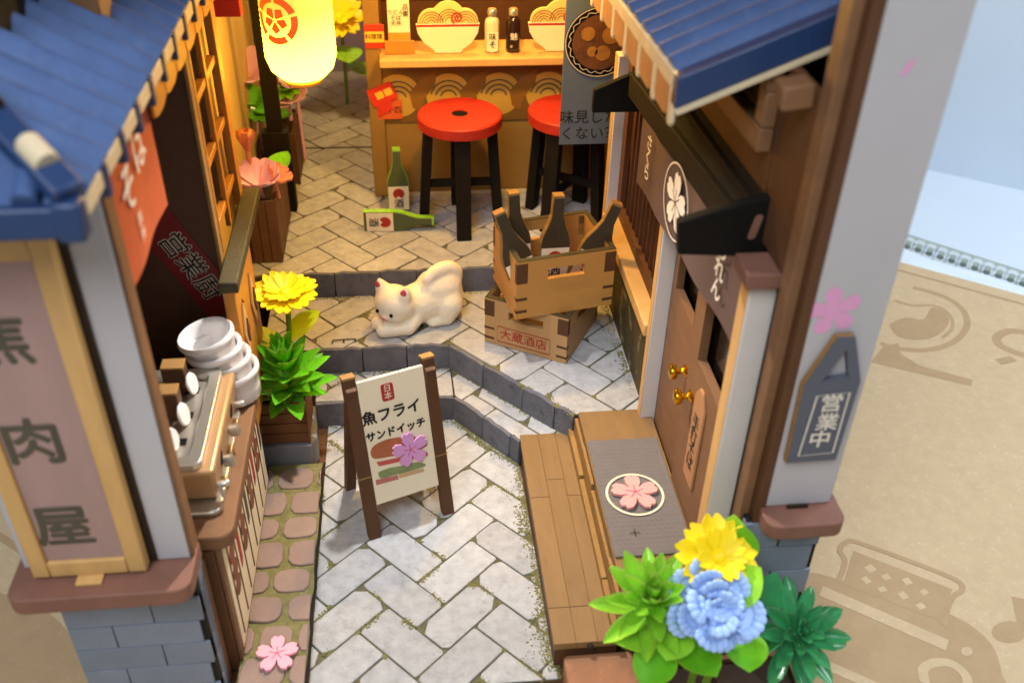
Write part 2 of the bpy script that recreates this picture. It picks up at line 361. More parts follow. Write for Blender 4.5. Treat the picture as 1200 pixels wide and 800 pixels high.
# printed toaster and toast
obj('printed_toaster', kf(sm([(900, 668), (960, 672), (1060, 702), (1120, 722), (1160, 752), (1174, 790), (1172, 840), (880, 840), (880, 700), (900, 668)], 4)[:-1]), kprint, box)
obj('printed_toast', kf2([(1000, 645), (1116, 690), (1104, 728), (988, 684)]), kprint, box)
obj('printed_toast', kr(sm([(982, 682), (990, 658), (984, 644), (994, 634), (1010, 637), (1060, 655), (1118, 678), (1128, 690), (1118, 698), (1112, 708), (1105, 732)]), .14, h=.012), kprint, box)
for a_, b_ in (((1016, 668), (1024, 664)), ((1012, 681), (1018, 678)), ((1036, 673), (1041, 679)), ((1059, 682), (1067, 680)), ((1032, 688), (1036, 693)), ((1055, 699), (1062, 696)), ((1080, 691), (1086, 696)), ((1076, 707), (1082, 713))):
    obj('printed_crumb', B().ribbon([kp(*a_), kp(*b_)], .2, e0, KU, KV, KL * 3), kraft, box)
obj('printed_stripe', B().ribbon([kp(962, 692), kp(1110, 756)], .34, e0, KU, KV, KL * 3), kraft, box)
obj('printed_stripe', B().ribbon([kp(962, 776), kp(1030, 806)], .26, e0, KU, KV, KL * 3), kraft, box)
obj('printed_dial', B().ribbon([kp(*p) for p in sm([(1084, 800), (1082, 784), (1096, 776), (1116, 778), (1132, 792), (1134, 812)])], .22, e0, KU, KV, KL * 3), kraft, box)
obj('printed_dial', B().flat([kp(1133 + 7 * math.cos(a), 763 + 5.5 * math.sin(a)) for a in [2 * PI * i / 12 for i in range(12)]], e0, KU, KV, KL * 3), kraft, box)
obj('printed_note', kf([(1183 + 21 * math.cos(a), 740 + 13 * math.sin(a)) for a in [2 * PI * i / 16 for i in range(16)]]), kprint, box)
obj('printed_note', kr([(1201, 738), (1193, 700)], .3), kprint, box)
# print at the near corner of the lid
obj('printed_swirl', kf(sm([(-80, 650), (-10, 690), (40, 706), (80, 740), (100, 780), (112, 840), (-100, 860), (-80, 650)], 4)[:-1]), kprint, box)
obj('printed_swirl', kr([(-40, 610), (0, 628), (60, 668)], .2), kprint, box)
# plastic sleeve with lace edge behind the carton
lo = Q(1062, 290, z=-2.2); l1 = Q(1210, 338, z=-2.2); ld = (l1 - lo).normalized(); lnv = Vector((-ld.y, ld.x, 0))
if lnv.y < 0: lnv = -lnv
sl = thing('lace_runner', lo, 'pale blue runner with a white scalloped lace edge behind the cardboard box', 'table runner')
b = B(); p0 = lo - ld * 12 - lnv * 2.6; p1 = lo + ld * 16 - lnv * 2.6
rows = [(-2.6, -2.6), (-1.8, -2.05), (-.9, -2.0), (-.2, -2.25), (0, -2.3)]; vs = []; fs = []
for d_, z_ in rows:
    for i in range(29):
        q = lo + ld * (i - 12) + lnv * d_; vs.append((q.x, q.y, z_ + .06 * math.sin(i * 1.3 + d_)))
for r_ in range(len(rows) - 1):
    for i in range(28): fs.append((r_ * 29 + i, r_ * 29 + i + 1, (r_ + 1) * 29 + i + 1, (r_ + 1) * 29 + i))
b.add(vs, fs); obj('cloth', b, lacem, sl, smooth=60)
b = B(); n = 60
for i in range(n):
    c = lo + ld * (i * .46 - 12) + lnv * .28
    b.ribbon(circ(.27, 10), .15, (c.x, c.y, -2.2), ld, lnv * .55 + BZ * .8, .01, True)
obj('lace_edge', b, lacem, sl)
gs = B(); q0 = lo + lnv * .7 - ld * 12; q1 = lo + lnv * .7 + ld * 18
gs.hexa([Vector((q0.x, q0.y, -4.19)), Vector((q1.x, q1.y, -4.19)), Vector((q1.x, q1.y, -4.19)) + lnv * .9, Vector((q0.x, q0.y, -4.19)) + lnv * .9, Vector((q0.x, q0.y, -2.4)), Vector((q1.x, q1.y, -2.4)), Vector((q1.x, q1.y, -2.4)) + lnv * .9, Vector((q0.x, q0.y, -2.4)) + lnv * .9])
obj('book', gs, greens, bev=.05, label='thin grey green book lying behind the lace runner', cat='book')
# ================================================================== terraces of the little street
L0, L1, L2, L3 = 0., .8, 1.6, 2.4
K0 = [(-2.95, 21.1), (.87, 21.1), (2.5, 19.1)]; K1 = [(-2.98, 22.48), (.81, 22.46), (3.9, 19.1)]; K2 = [(-4.9, 25.25), (6.0, 25.25)]
obj('nook_base', Bx(-6.9, 7.7, 12.42, 44, -.68, -.06), woodd, bev=.03, kind='structure')
obj('case_roof', Bx(-7.2, 7.62, 17, 44, 18.6, 18.9), woodd, kind='structure')  # unseen case panels, added to keep room light out of the street
obj('case_back', Bx(-7.2, 7.62, 43.6, 43.9, -.6, 18.6), woodd, kind='structure')
obj('case_side', Bx(-7.0, -6.86, 13.12, 43.9, -.6, 18.9), woodd, kind='structure')
def clip(subj, cl):
    out = subj
    for i in range(len(cl)):
        a = cl[i]; b_ = cl[(i + 1) % len(cl)]; inp = out; out = []
        if not inp: return []
        def sd(p): return (b_[0] - a[0]) * (p[1] - a[1]) - (b_[1] - a[1]) * (p[0] - a[0])
        for j in range(len(inp)):
            p = inp[j - 1]; q = inp[j]; sp = sd(p); sq = sd(q)
            if sq >= 0:
                if sp < 0: t = sp / (sp - sq); out.append((p[0] + t * (q[0] - p[0]), p[1] + t * (q[1] - p[1])))
                out.append(q)
            elif sp >= 0: t = sp / (sp - sq); out.append((p[0] + t * (q[0] - p[0]), p[1] + t * (q[1] - p[1])))
    return out
def area2(p): return .5 * sum(p[i][0] * p[(i + 1) % len(p)][1] - p[(i + 1) % len(p)][0] * p[i][1] for i in range(len(p)))
def dedup(p, e=.03):
    o = []
    for q in p:
        if not o or math.hypot(q[0] - o[-1][0], q[1] - o[-1][1]) > e: o.append(q)
    if len(o) > 1 and math.hypot(o[0][0] - o[-1][0], o[0][1] - o[-1][1]) < e: o.pop()
    return o
W = .92
def herr_rects(n):
    """axis-aligned rectangles of a 2:1 herringbone, repeated by the lattice (W,W),(2W,-2W)"""
    for i in range(-n, n):
        for j in range(-n, n):
            x = i * W + j * 2 * W; y = i * W - j * 2 * W
            yield (x, y, 2 * W, W); yield (x, y + W, W, 2 * W)
PAVERS = []
def pave(name, region, z, label, ang, off, gap=.03, base=.05, rec=.03, count=None):
    root = thing(name, (region[0][0], region[0][1], z), label, 'pavement'); del root['category']; root['kind'] = 'structure'
    obj('bed', B().prism(region, -base, (0, 0, z - rec)), joint, root)
    ca, sa = math.cos(ang), math.sin(ang); xs = [p[0] for p in region]; ys = [p[1] for p in region]; nn = 0
    for (x, y, w_, h_) in herr_rects(26):
        jit = lambda s_: random.uniform(-s_, s_)
        g = gap; r = random.choice((.05, .06, .08, .2)); x0, x1, y0, y1 = x + g * random.uniform(.3, 1), x + w_ - g * random.uniform(.3, 1), y + g * random.uniform(.3, 1), y + h_ - g * random.uniform(.3, 1)
        cs = [(x0 + r * random.uniform(.3, 1.6), y0), (x1 - r * random.uniform(.3, 1.6), y0), (x1, y0 + r), (x1, y1 - r * random.uniform(.3, 1.2)), (x1 - r, y1), (x0 + r * random.uniform(.4, 2), y1), (x0, y1 - r), (x0, y0 + r * .6)]
        poly = [(p[0] * ca - p[1] * sa + off[0], p[0] * sa + p[1] * ca + off[1]) for p in cs]
        px_ = [p[0] for p in poly]; py_ = [p[1] for p in poly]
        if max(px_) < min(xs) or min(px_) > max(xs) or max(py_) < min(ys) or min(py_) > max(ys): continue
        c = dedup(clip(region, poly))
        if len(c) < 3 or area2(c) < .04: continue
        h = rec + random.uniform(-.008, .008)
        obj('paver', B().prism(c, h, (0, 0, z - rec)), stone, root, bev=.018, seg=1); nn += 1; PAVERS.append((c, z))
    return root
pave('lower_pavement', [(-2.66, 12.42), (2.62, 12.42), (2.50, 19.1), (.87, 21.1), (-2.66, 21.1)], L0, None, math.radians(-2 + 45), (.35, 15.9))
pave('step_pavement', [(-2.95, 21.18), (.87, 21.18), (.83, 22.44), (-2.95, 22.44)], L1, None, math.radians(-2 + 45), (.1, 21.7))
pave('step_pavement', [(.90, 21.18), (2.55, 19.14), (3.82, 19.14), (.86, 22.40)], L1, None, math.radians(-3 + 45), (.7, 20.6))
pave('middle_pavement', [(-4.4, 22.54), (.83, 22.52), (3.95, 19.16), (5.95, 19.16), (5.95, 25.2), (-4.4, 25.2)], L2, None, math.radians(-4 + 45), (.2, 23.4))
pave('upper_pavement', [(-5.0, 25.32), (6.3, 25.32), (6.3, 30.1), (-1.0, 30.1), (-1.0, 42), (-5.0, 42)], L3, None, math.radians(-4 + 45), (-1.1, 27.4))
def solid(name, region, z0, z1, mat):
    obj(name, B().prism(region, z1 - z0, (0, 0, z0)), mat, kind='structure')
solid('step_block', [(-2.95, 21.18), (.87, 21.18), (2.55, 19.14), (3.82, 19.14), (.83, 22.44), (-2.95, 22.44)], -.05, L1 - .115, darkg)
solid('middle_block', [(-4.4, 22.54), (.83, 22.52), (3.95, 19.16), (5.95, 19.16), (5.95, 25.2), (-4.4, 25.2)], -.05, L2 - .115, darkg)
solid('upper_block', [(-5.0, 25.32), (6.3, 25.32), (6.3, 30.1), (-1.0, 30.1), (-1.0, 42), (-5.0, 42)], -.05, L3 - .115, darkg)
def kerb(pts, z0, z1, lens):
    root = thing('kerb', (pts[0][0], pts[0][1], z0), None, None); root['kind'] = 'structure'
    for a, b_ in zip(pts, pts[1:]):
        a = Vector((*a, 0)); b_ = Vector((*b_, 0)); L = (b_ - a).length; d = (b_ - a).normalized(); nrm = Vector((d.y, -d.x, 0)); t = 0
        while t < L - .02:
            l = min(random.uniform(*lens), L - t)
            if L - t - l < .35: l = L - t
            n = 5; top = []
            for i in range(n + 1):
                top.append((t + .012 + (l - .024) * i / n, z1 + .03 + random.uniform(-.035, .03) - (.05 if i in (0, n) else 0)))
            poly = [(t + .012, z0), (t + l - .012, z0)] + top[::-1]
            th = .12 + random.uniform(-.012, .012)
            obj('kerb_stone', B().prism(poly, th, a - nrm * .08, d, BZ), kerbm, root, bev=.015, seg=1)
            t += l
    return root
kerb(K0, L0 - .05, L1, (1.0, 1.5)); kerb(K1, L1 - .05, L2, (1.0, 1.6)); kerb(K2, L2 - .05, L3, (1.0, 1.4))
# laser-cut tab in the middle pavement
obj('pavement_seam', B().ribbon([(-5, 34.15), (-1.3, 34.1)], .07, (0, 0, L3 + .012), BX, BY, .01), darkg, kind='structure')
# moss creeping along the deck, the kerb foot and the paver corners
mrand = random.Random(5); mb = B()
def tuft(x, y, z, r):
    n = mrand.randint(4, 6); a0 = mrand.uniform(0, 6)
    ring = [(x + r * mrand.uniform(.6, 1.2) * math.cos(a0 + 2 * PI * i / n), y + r * mrand.uniform(.6, 1.2) * math.sin(a0 + 2 * PI * i / n), z) for i in range(n)]
    mb.add(ring + [(x, y, z + r * mrand.uniform(.35, .8))], [(i, (i + 1) % n, n) for i in range(n)])
def band(a, b_, wd, cnt, z):
    a = Vector(a); b_ = Vector(b_); d = b_ - a; nn = Vector((-d.y, d.x)).normalized(); ph = mrand.uniform(0, 6)
    for _ in range(cnt):
        t = mrand.random(); env = .45 + .55 * max(0, math.sin(t * d.length * 1.9 + ph)) ; k = abs(mrand.gauss(0, .5)) * wd * env; q = a + d * t + nn * k
        tuft(q.x, q.y, z, mrand.uniform(.015, .04))
band((2.5, 19.0), (2.6, 12.6), -.42, 1500, L0); band((2.47, 19.1), (.9, 21.03), .3, 500, L0); band((.8, 21.03), (-2.6, 21.03), .14, 260, L0)
band((.8, 22.4), (-2.9, 22.4), .12, 200, L1); band((3.8, 19.2), (.9, 22.3), .1, 200, L1); band((5.5, 25.15), (-4, 25.15), .22, 700, L2); band((5.7, 20), (5.7, 25), .4, 500, L2)
for c, z in PAVERS:
    if z > L2 + .1 or mrand.random() > (.8 if z < .1 else .45): continue
    for _ in range(mrand.randint(1, 2)):
        k = mrand.randrange(len(c)); a, b_ = Vector(c[k]), Vector(c[(k + 1) % len(c)]); d = b_ - a
        nn = Vector((d.y, -d.x)).normalized() if d.length else Vector((1, 0)); L_ = min(1, mrand.uniform(.25, .8) / max(d.length, .05)); t0 = mrand.choice((0, 1 - L_))
        for _ in range(int(150 * L_ * d.length) + 18): t = t0 + L_ * mrand.random(); q = a + d * t + nn * mrand.gauss(.03, .045); tuft(q.x, q.y, z - .008, mrand.uniform(.015, .04))
obj('moss', mb, MATS['moss'], kind='stuff', label='yellow green moss along the kerb and deck edges')
b = B(); o_ = Q(403, 398, z=L2 + .02)
for seg_ in (((-.3, 0), (.32, .02)), ((-.3, 0), (-.33, -.16)), ((0, .01), (.0, -.15)), ((.32, .02), (.33, -.15))): b.ribbon(seg_, .045, o_, BX, BY, .01)
obj('cut_mark', b, ink, kind='structure')
# ---- cobbled side path along the grill stall
cp = thing('cobbled_path', (-3.4, 16, 0), None, None); cp['kind'] = 'structure'
edge = []
for i in range(24):
    y = 12.42 + i * (19.35 - 12.42) / 23; edge.append((-2.66 + random.uniform(-.035, .03), y))
reg = [(-4.12, 12.42)] + edge + [(-4.12, 19.35)]
obj('path_slab', B().prism(reg, .2, (0, 0, 0)), moss, cp)
obj('path_edge', B().ribbon(edge, .07, (0, 0, .2), BX, BY, .02), darkg, cp)
y = 12.5; row = 0
while y < 19.2:
    h = random.uniform(.74, .92); x = -4.08 - (.55 if row % 2 else .1) + random.uniform(-.1, .1)
    while x < -2.74:
        w_ = random.uniform(.78, 1.05); n = 14; cx, cy = x + w_ / 2, y + h / 2; pts = []
        for i in range(n):
            a = 2 * PI * i / n; e = 4.5; c_, s_ = math.cos(a), math.sin(a); rr = (abs(c_) ** e + abs(s_) ** e) ** (-1 / e) * random.uniform(.92, 1.02)
            pts.append((cx + (w_ / 2 - .045) * rr * c_, cy + (h / 2 - .045) * rr * s_))
        c = dedup(clip(pts, [(-4.1, 12.44), (-2.72, 12.44), (-2.72, 19.3), (-4.1, 19.3)]))
        if len(c) > 3 and area2(c) > .03: obj('cobble', B().prism(c, .07 + random.uniform(0, .02), (0, 0, .17)), cobm, cp, bev=.03, seg=2)
        x += w_
    y += h; row += 1
# ================================================================== grill shop on the left
gs_ = thing('grill_shop', (-5.5, 16, -.6), 'white fronted miniature grill shop with grey brick base and blue tiled roof', 'shop')
FY = 12.45
base = obj('base_wall', Bx(-6.85, -4.34, FY + .06, 13.1, -.62, 3.98), darkg, gs_)
rows_ = 7; rh = .655
for r in range(rows_):
    z0 = -.6 + r * rh; x = -6.87 - (0 if r % 2 else .8)
    while x < -4.36:
        l = 1.62; a = max(x, -6.87) + .01; e = min(x + l, -4.33) - .01
        if e - a > .12: obj('brick', Bx(a, e, FY, FY + .2, z0 + .01, z0 + rh - .012), brickm, base, bev=.01, seg=1)
        x += l
# short side return of the brick base
for r in range(rows_):
    z0 = -.6 + r * rh
    obj('brick', Bx(-4.5, -4.31, FY + .22, 13.08, z0 + .02, z0 + rh - .02), brickm, base, bev=.015, seg=1)
ld_ = obj('ledge', B().prism(rrect(-7.35, -4.22, 11.75, 12.9, .28, 5, (0, 0, 1, 1)), .36, (0, 0, 4.0)), ledgem, gs_, bev=.03)
obj('ledge_tab', Bx(-6.2, -5.75, 12.0, 12.25, 4.365, 4.42), lightw, ld_, bev=.01)
obj('front_wall', Bx(-7.2, -4.31, 12.5, 12.85, 4.37, 12.1), white, gs_, bev=.02)
obj('corner_strip', Bx(-4.305, -4.24, 12.53, 12.9, 4.37, 12.1), wood, gs_, bev=.015)
obj('side_pillar', Bx(-4.62, -4.3, 12.96, 13.2, -.3, 3.6), wood, gs_, bev=.02)
# stall: counter, front panel, dark inner walls
ct = obj('counter', B().prism(rrect(-7.0, -3.72, 13.25, 18.35, .32, 6, (1, 0, 0, 1)), .34, (0, 0, 3.7)), wood, gs_, bev=.04)
obj('counter_front', Bx(-4.5, -4.12, 13.22, 18.9, .02, 3.69), woodd, gs_, bev=.02)
obj('stall_rear_wall', Bx(-6.84, -4.36, 19.05, 19.25, .5, 13.5), woodv, gs_)
obj('stall_side_wall', Bx(-6.85, -6.7, 13.12, 19.04, .5, 13.5), woodv, gs_)
obj('rear_wall_edge', Bx(-4.358, -4.28, 19.0, 19.3, .3, 13), edgew, gs_, bev=.015)
obj('stall_floor', Bx(-6.69, -4.5, 13.1, 19.04, 1.0, 1.2), woodv, gs_)
# sill, wall below it, lattice window
obj('window_sill', Bx(-4.26, -3.84, 18.1, 22.6, 6.4, 6.68), olive, gs_, bev=.04)
lw = obj('side_wall', Bx(-4.26, -4.0, 18.4, 20.95, 2.3, 6.39), orangew, gs_, bev=.02)
for yy in (18.9, 20.2): 
    obj('lozenge', B().prism([(-.28, 0), (0, -.75), (.28, 0), (0, .75)], .05, (-3.995, yy, 4.9), BY, BZ), lightw, lw, bev=.01)
    obj('lozenge', B().prism([(-.12, 0), (0, -.33), (.12, 0), (0, .33)], .03, (-3.94, yy, 4.9), BY, BZ), woodd, lw)
lt = thing('lattice_window', (-4.35, 20.6, 6.7), None, None); lt.parent = gs_; lt.location = (Vector((-4.35, 20.6, 6.7)) - org(gs_)) * S
LX0, LX1 = -4.38, -4.27
def bar(y0, y1, z0, z1, x0=LX0, x1=LX1): obj('lattice_bar', Bx(x0, x1, y0, y1, z0, z1), orangew, lt, bev=.015, seg=1)
bar(21.95, 22.4, 6.71, 13.5, -4.4, -4.22); bar(20.55, 20.75, 6.71, 13.5); bar(19.32, 19.45, 6.71, 13.5)
for z in (7.3, 8.75, 10.2, 11.65, 13.0): bar(19.46, 20.54, z - .09, z + .09, LX0 - .08, LX1 - .02); bar(20.76, 21.94, z - .09, z + .09, LX0 - .08, LX1 - .02)
obj('lattice_backing', Bx(-4.85, -4.75, 19.3, 23.4, 6.3, 13.5), woodv, lt)
# wavy amber board at the end of the lattice
pts = sm([(22.45, 13.5), (22.75, 12.2), (22.95, 10.8), (23.05, 9.4), (22.85, 8.2), (22.7, 7.0), (22.65, 6.3)], 4)
obj('wavy_board', B().prism([(22.40, 6.3)] + [(22.40, 13.5)] + pts, .16, (-4.5, 0, 0), BY, BZ), orangew, gs_, bev=.015)
# ---- blue roof: main slope to the street, hip towards the viewer
KR = .55; EX, EY, EZ = -4.2, 11.15, 12.25
rf = obj('roof', B().hexa([Vector((EX, EY, EZ - .2)), Vector((EX, 26, EZ - .2)), Vector((EX - 3, 26, EZ - .2 + 3 * KR)), Vector((EX - 3, EY + 3, EZ - .2 + 3 * KR)), Vector((EX, EY, EZ)), Vector((EX, 26, EZ)), Vector((EX - 3, 26, EZ + 3 * KR)), Vector((EX - 3, EY + 3, EZ + 3 * KR))]), blued, gs_)
per = .68; y = EY + .1
sl_ = Vector((-1, 0, KR)); nrm = Vector((KR, 0, 1)).normalized()
while y < 25.5:
    # each rolled tile column ends at the hip line
    b = B(); vs = []; fs = []; n = 6; ln = 2.95
    for j in range(2):
        for i in range(n + 1):
            yy = y + per * i / n; hgt = .03 + .27 * max(0, math.sin(PI * i / n) * 1.25 - .25)
            far = ln if yy - EY > ln else max(.02, yy - EY)
            t = -.1 if j == 0 else far
            vs.append(Vector((EX, yy, EZ)) + sl_ * t + nrm * hgt)
    base_n = len(vs)
    for j in range(2):
        for i in range(n + 1):
            yy = y + per * i / n; far = ln if yy - EY > ln else max(.02, yy - EY); t = -.1 if j == 0 else far
            vs.append(Vector((EX, yy, EZ)) + sl_ * t + nrm * .01)
    for i in range(n):
        fs.append((i, i + 1, n + 1 + i + 1, n + 1 + i)); fs.append((base_n + i + 1, base_n + i, i, i + 1)); 
    b.add(vs, fs); obj('roof_tile_column', b, blue, rf, smooth=60)
    y += per
# hip end facing the viewer
hv = [Vector((EX, EY, EZ - .2)), Vector((EX - 3, EY + 3, EZ - .2 + 3 * KR)), Vector((EX - 3.3, EY + 3, EZ - .2 + 3 * KR)), Vector((EX - 3.3, EY, EZ - .2))]
obj('roof_hip_end', B().hexa(hv + [p + BZ * .2 for p in hv]), blue, gs_)
x = EX - .5
while x > EX - 3.2:
    far = min(3, EX - x - .1); 
    obj('roof_tile_column', B().tube([Vector((x, EY - .05, EZ + .06)), Vector((x, EY + far, EZ + .06 + far * KR))], .17, 8), blue, rf, smooth=60); x -= per
obj('hip_ridge', B().beam(Vector((EX + .05, EY - .05, EZ + .16)), Vector((EX - 3, EY + 3, EZ + .16 + 3 * KR)), .42, .24), blued, rf, bev=.05)
for k in range(4):
    p = Vector((EX, EY, EZ + .34)) + Vector((-1, 1, KR)) * (.35 + k * .75)
    obj('ridge_tile', B().lathe([(.15, -.22), (.17, -.18), (.17, .18), (.15, .22)], p, 10, ax=Vector((-1, 1, KR))), cream if k % 2 == 0 else burn, rf, smooth=50)
obj('hip_fascia', Bx(EX - 3.3, EX - .02, EY - .16, EY + .02, EZ - .42, EZ + .02), blued, rf, bev=.05)
obj('corner_tile', Bx(EX - .18, EX + .16, EY - .22, EY + .12, EZ - .45, EZ + .1), blued, rf, bev=.06)
# eave: cream tile ends between blue dividers, scallop boards below, warm lamp light put into their amber
y = EY + .15; k = 0
while y < 25.4:
    obj('eave_block', Bx(EX + .02, EX + .15, y, y + .82, EZ - .26, EZ - .0), cream, rf, bev=.03)
    obj('eave_divider', Bx(EX + .0, EX + .18, y + .84, y + 1.02, EZ - .44, EZ + .02), blued, rf, bev=.02)
    if k >= 4: obj('eave_scallop', B().prism([(0, 0), (.98, 0), (.98, -.45), (.7, -.52), (.28, -.52), (0, -.45)], .06, (EX + .02, y + .02, EZ - .28), BY, BZ), orangew, rf, bev=.02)
    y += 1.04; k += 1
# brackets of the upper storey standing on the roof, black wall behind them whose colour also holds the shadow there
up = obj('upper_wall', Bx(-7.0, -5.7, 14.2, 27, 12.9, 18.5), black, gs_)
for (px_, py_, w_) in ((112, 38, .75), (160, 16, .6)):
    p = Q(px_, py_, x=-5.0); obj('roof_bracket', Bx(p.x - w_ * .8, p.x + w_ * .2, p.y, p.y + w_, p.z, p.z + 3.5), wood, gs_, bev=.04)
# ---- signboard in front of the wall
sg = thing('shop_signboard', (-6.0, 12.3, 4.4), 'tall framed wooden signboard with three brushed characters on the brick base ledge', 'sign')
SX0, SX1, SZ0, SZ1, SY = -6.95, -5.0, 4.42, 11.2, 12.2
obj('panel', Bx(SX0 + .25, SX1 - .3, SY + .07, SY + .2, SZ0 + .3, SZ1 - .3), M('sign_panel', '#a1847c', .6, .12, 1.2, .2, 18, stretch=(1.5, 1, .4)), sg)
for a in ((SX0, SX0 + .3, SZ0, SZ1), (SX1 - .32, SX1, SZ0, SZ1)): obj('frame_rail', Bx(a[0], a[1], SY, SY + .24, a[2], a[3]), lightw, sg, bev=.025)
for z in (SZ0, SZ1 - .35): obj('frame_rail', Bx(SX0 + .302, SX1 - .322, SY, SY + .24, z, z + .35), lightw, sg, bev=.025)
obj('sign_back', Bx(SX0, SX1 + .12, SY + .245, SY + .3, SZ0, SZ1), burn, sg)
for ch, z in (('焦', 9.45), ('肉', 7.45), ('屋', 5.55)):
    text(ch, inkg, sg, (-6.18, SY + .07, z), BX, BZ, 1.0, .02)
# ---- orange noren with brushed kana hanging over the counter
nr = thing('orange_banner', (-4.1, 14, 9.9), 'orange hanging cloth banner with white brushed kana under the blue eave', 'banner')
f_ = Q(190, 238, x=-4.15); n_ = Q(146, 331, x=-4.15)
yN, yF, zB = 12.9, 15.6, 9.9
b = B(); vs = []; fs = []; n = 14
for j in range(2):
    for i in range(n + 1):
        t = i / n; xx = -4.27 + .03 * math.sin(t * 7); vs.append((xx, yN + (yF - yN) * t, 12.0 if j else zB)); 
b.add(vs + [(v[0] - .05, v[1], v[2]) for v in vs], [(i, i + 1, n + 2 + i, n + 1 + i) for i in range(n)] + [(2 * n + 2 + i + 1, 2 * n + 2 + i, 3 * n + 3 + i, 3 * n + 4 + i) for i in range(n)] + [(i + 1, i, 2 * n + 2 + i, 2 * n + 3 + i) for i in range(n)])
obj('cloth', b, orangep, nr, smooth=60)
text('そ', whitei, nr, (-4.22, 13.55, 11.2), BY, BZ, .8, .02); text('ば', whitei, nr, (-4.22, 14.5, 11.45), BY, BZ, .8, .02)
text('蕎麦', whitei, nr, (-4.22, 13.75, 10.5), BZ * -1, BY, .26, .0); 
# ---- red strip with black characters on the stall rear wall
U_ = (Q(265, 345, y=19.05) - Q(188, 252, y=19.05)).normalized(); V_ = Vector((U_.z, 0, -U_.x)); V_ = -V_ if V_.z < 0 else V_
c_ = Q(224, 312, y=19.05); rb = thing('red_paper_strip', c_, 'slanting dark red paper strip with black characters on the stall wall', 'paper strip')
obj('paper', B().prism([(-1.6, -.46), (1.35, -.46), (1.35, .46), (-1.6, .46)], .02, c_ - BY * .005, U_, V_), redd, rb)
for ch, t in (('営', -.62), ('業', -.02), ('廚', .62)):
    text(ch, whitei, rb, c_ + U_ * t - BY * .025, U_, V_, .62, .035, lift=.004)
    text(ch, ink, rb, c_ + U_ * t - BY * .025, U_, V_, .62, .01, lift=.01)
# ---- menu board below the counter
mn = thing('menu_board', (-4.05, 16, .25), 'long cream menu board with printed skewers below the grill counter', 'menu board')
obj('frame', Bx(-4.115, -4.04, 13.3, 18.75, .22, 3.66), wood, mn, bev=.015)
obj('sheet', Bx(-4.04, -4.015, 13.5, 18.6, .42, 3.55), creamp, mn)
for k in range(8):
    y = 13.72 + k * .62; obj('menu_line', Bx(-4.013, -4.0, y, y + .05, .6, 3.4), woodd, mn)
    if k % 2 == 0:
        for q in range(3): obj('printed_skewer', B().prism(circ(.24, 12), .012, (-4.014, y + .33, 2.75 - q * .47), BY, BZ), M('grill_print%d' % q, '#7a4a33', .6, .3, 3) if k == 0 else MATS['grill_print%d' % q], mn)
    else:
        obj('printed_skewer', B().prism([(-.08, 0), (.09, .1), (.12, 1.0), (0, 1.5), (-.1, 1.0)], .012, (-4.014, y + .33, 1.7), BY, BZ), redp if k in (1, 5) else slateprint, mn)
sakura_piece(Q(325, 767, z=.28), BX, BY, .46, .35, pinkp, 'pink paper cherry blossom lying on the cobbled path')
# ---- espresso machine on the counter
em = thing('coffee_machine', (-5.2, 15.6, 4.04), 'bronze and steel toy coffee machine standing on the stall counter', 'coffee machine')
MZ = 5.12
obj('tray', B().prism(rrect(-6.2, -3.98, 13.8, 17.0, .2), .12, (0, 0, 4.05)), chrome, em, bev=.03)
obj('body', B().hexa([Vector(p) for p in ((-6.2, 14.15, 4.18), (-4.08, 14.15, 4.18), (-4.08, 16.95, 4.18), (-6.2, 16.95, 4.18), (-6.2, 13.9, MZ), (-3.97, 13.9, MZ), (-3.97, 17.1, MZ), (-6.2, 17.1, MZ))]), bronze, em, bev=.09, seg=3)
b = B(); ox0, ox1, oy0, oy1 = -6.1, -4.2, 13.98, 17.0; i_ = .26
out = rrect(ox0, ox1, oy0, oy1, .18); inn = rrect(ox0 + i_, ox1 - i_, oy0 + i_, oy1 - i_, .06); n = len(out)
z0, z1 = MZ + .004, MZ + .16
b.add([(p[0], p[1], z0) for p in out] + [(p[0], p[1], z1) for p in out] + [(p[0], p[1], z0) for p in inn] + [(p[0], p[1], z1) for p in inn],
      [(i, (i + 1) % n, n + (i + 1) % n, n + i) for i in range(n)] + [(n + i, n + (i + 1) % n, 3 * n + (i + 1) % n, 3 * n + i) for i in range(n)] + [(2 * n + (i + 1) % n, 2 * n + i, 3 * n + i, 3 * n + (i + 1) % n) for i in range(n)])
obj('top_rail', b, chrome, em, bev=.03)
obj('top_plate', Bx(-5.8, -4.47, 14.26, 16.72, MZ + .003, MZ + .02), chrome, em)
for y in (14.7, 15.5, 16.3): obj('top_slot', Bx(-5.5, -4.62, y, y + .2, MZ + .021, MZ + .03), black, em)
for y in (14.75, 16.2): obj('side_slot', B().prism(rrect(-.09, .09, -.16, .16, .08), .02, (-4.02, y, 4.72), BY, Vector((.09, 0, .94)).normalized()), black, em)
for (px_, py_, big) in ((279, 474, 0), (274, 505, 1), (267, 540, 1), (261, 567, 0)):
    p = Q(px_, py_, z=4.5); r_ = .13 if big else .075
    obj('knob', B().lathe([(.05, -.1), (.05, .06), (r_, .06), (r_, .22), (r_ * .7, .25)], (-4.06, p.y, 4.5), 12, ax=(1, 0, .15)), chrome, em, smooth=40)
obj('steam_pipe', B().tube([(-4.1, 14.2, 4.6), (-3.98, 14.15, 4.5), (-3.95, 14.15, 4.22)], .04, 8), chrome, em, smooth=60)
for (px_, py_) in ((206, 440), (198, 470)):
    p = Q(px_, py_, z=5.5)
    obj('wood_handle', B().prism([(-.24, 0), (.2, 0), (.15, .18), (.22, .3), (.22, .62), (-.24, .62)], .34, (p.x, p.y + .17, MZ + .02), BX, BZ), woodd, em, bev=.03)
    obj('handle_cap', Bx(p.x - .245, p.x + .225, p.y - .175, p.y + .175, MZ + .642, MZ + .7), edgew, em, bev=.02)
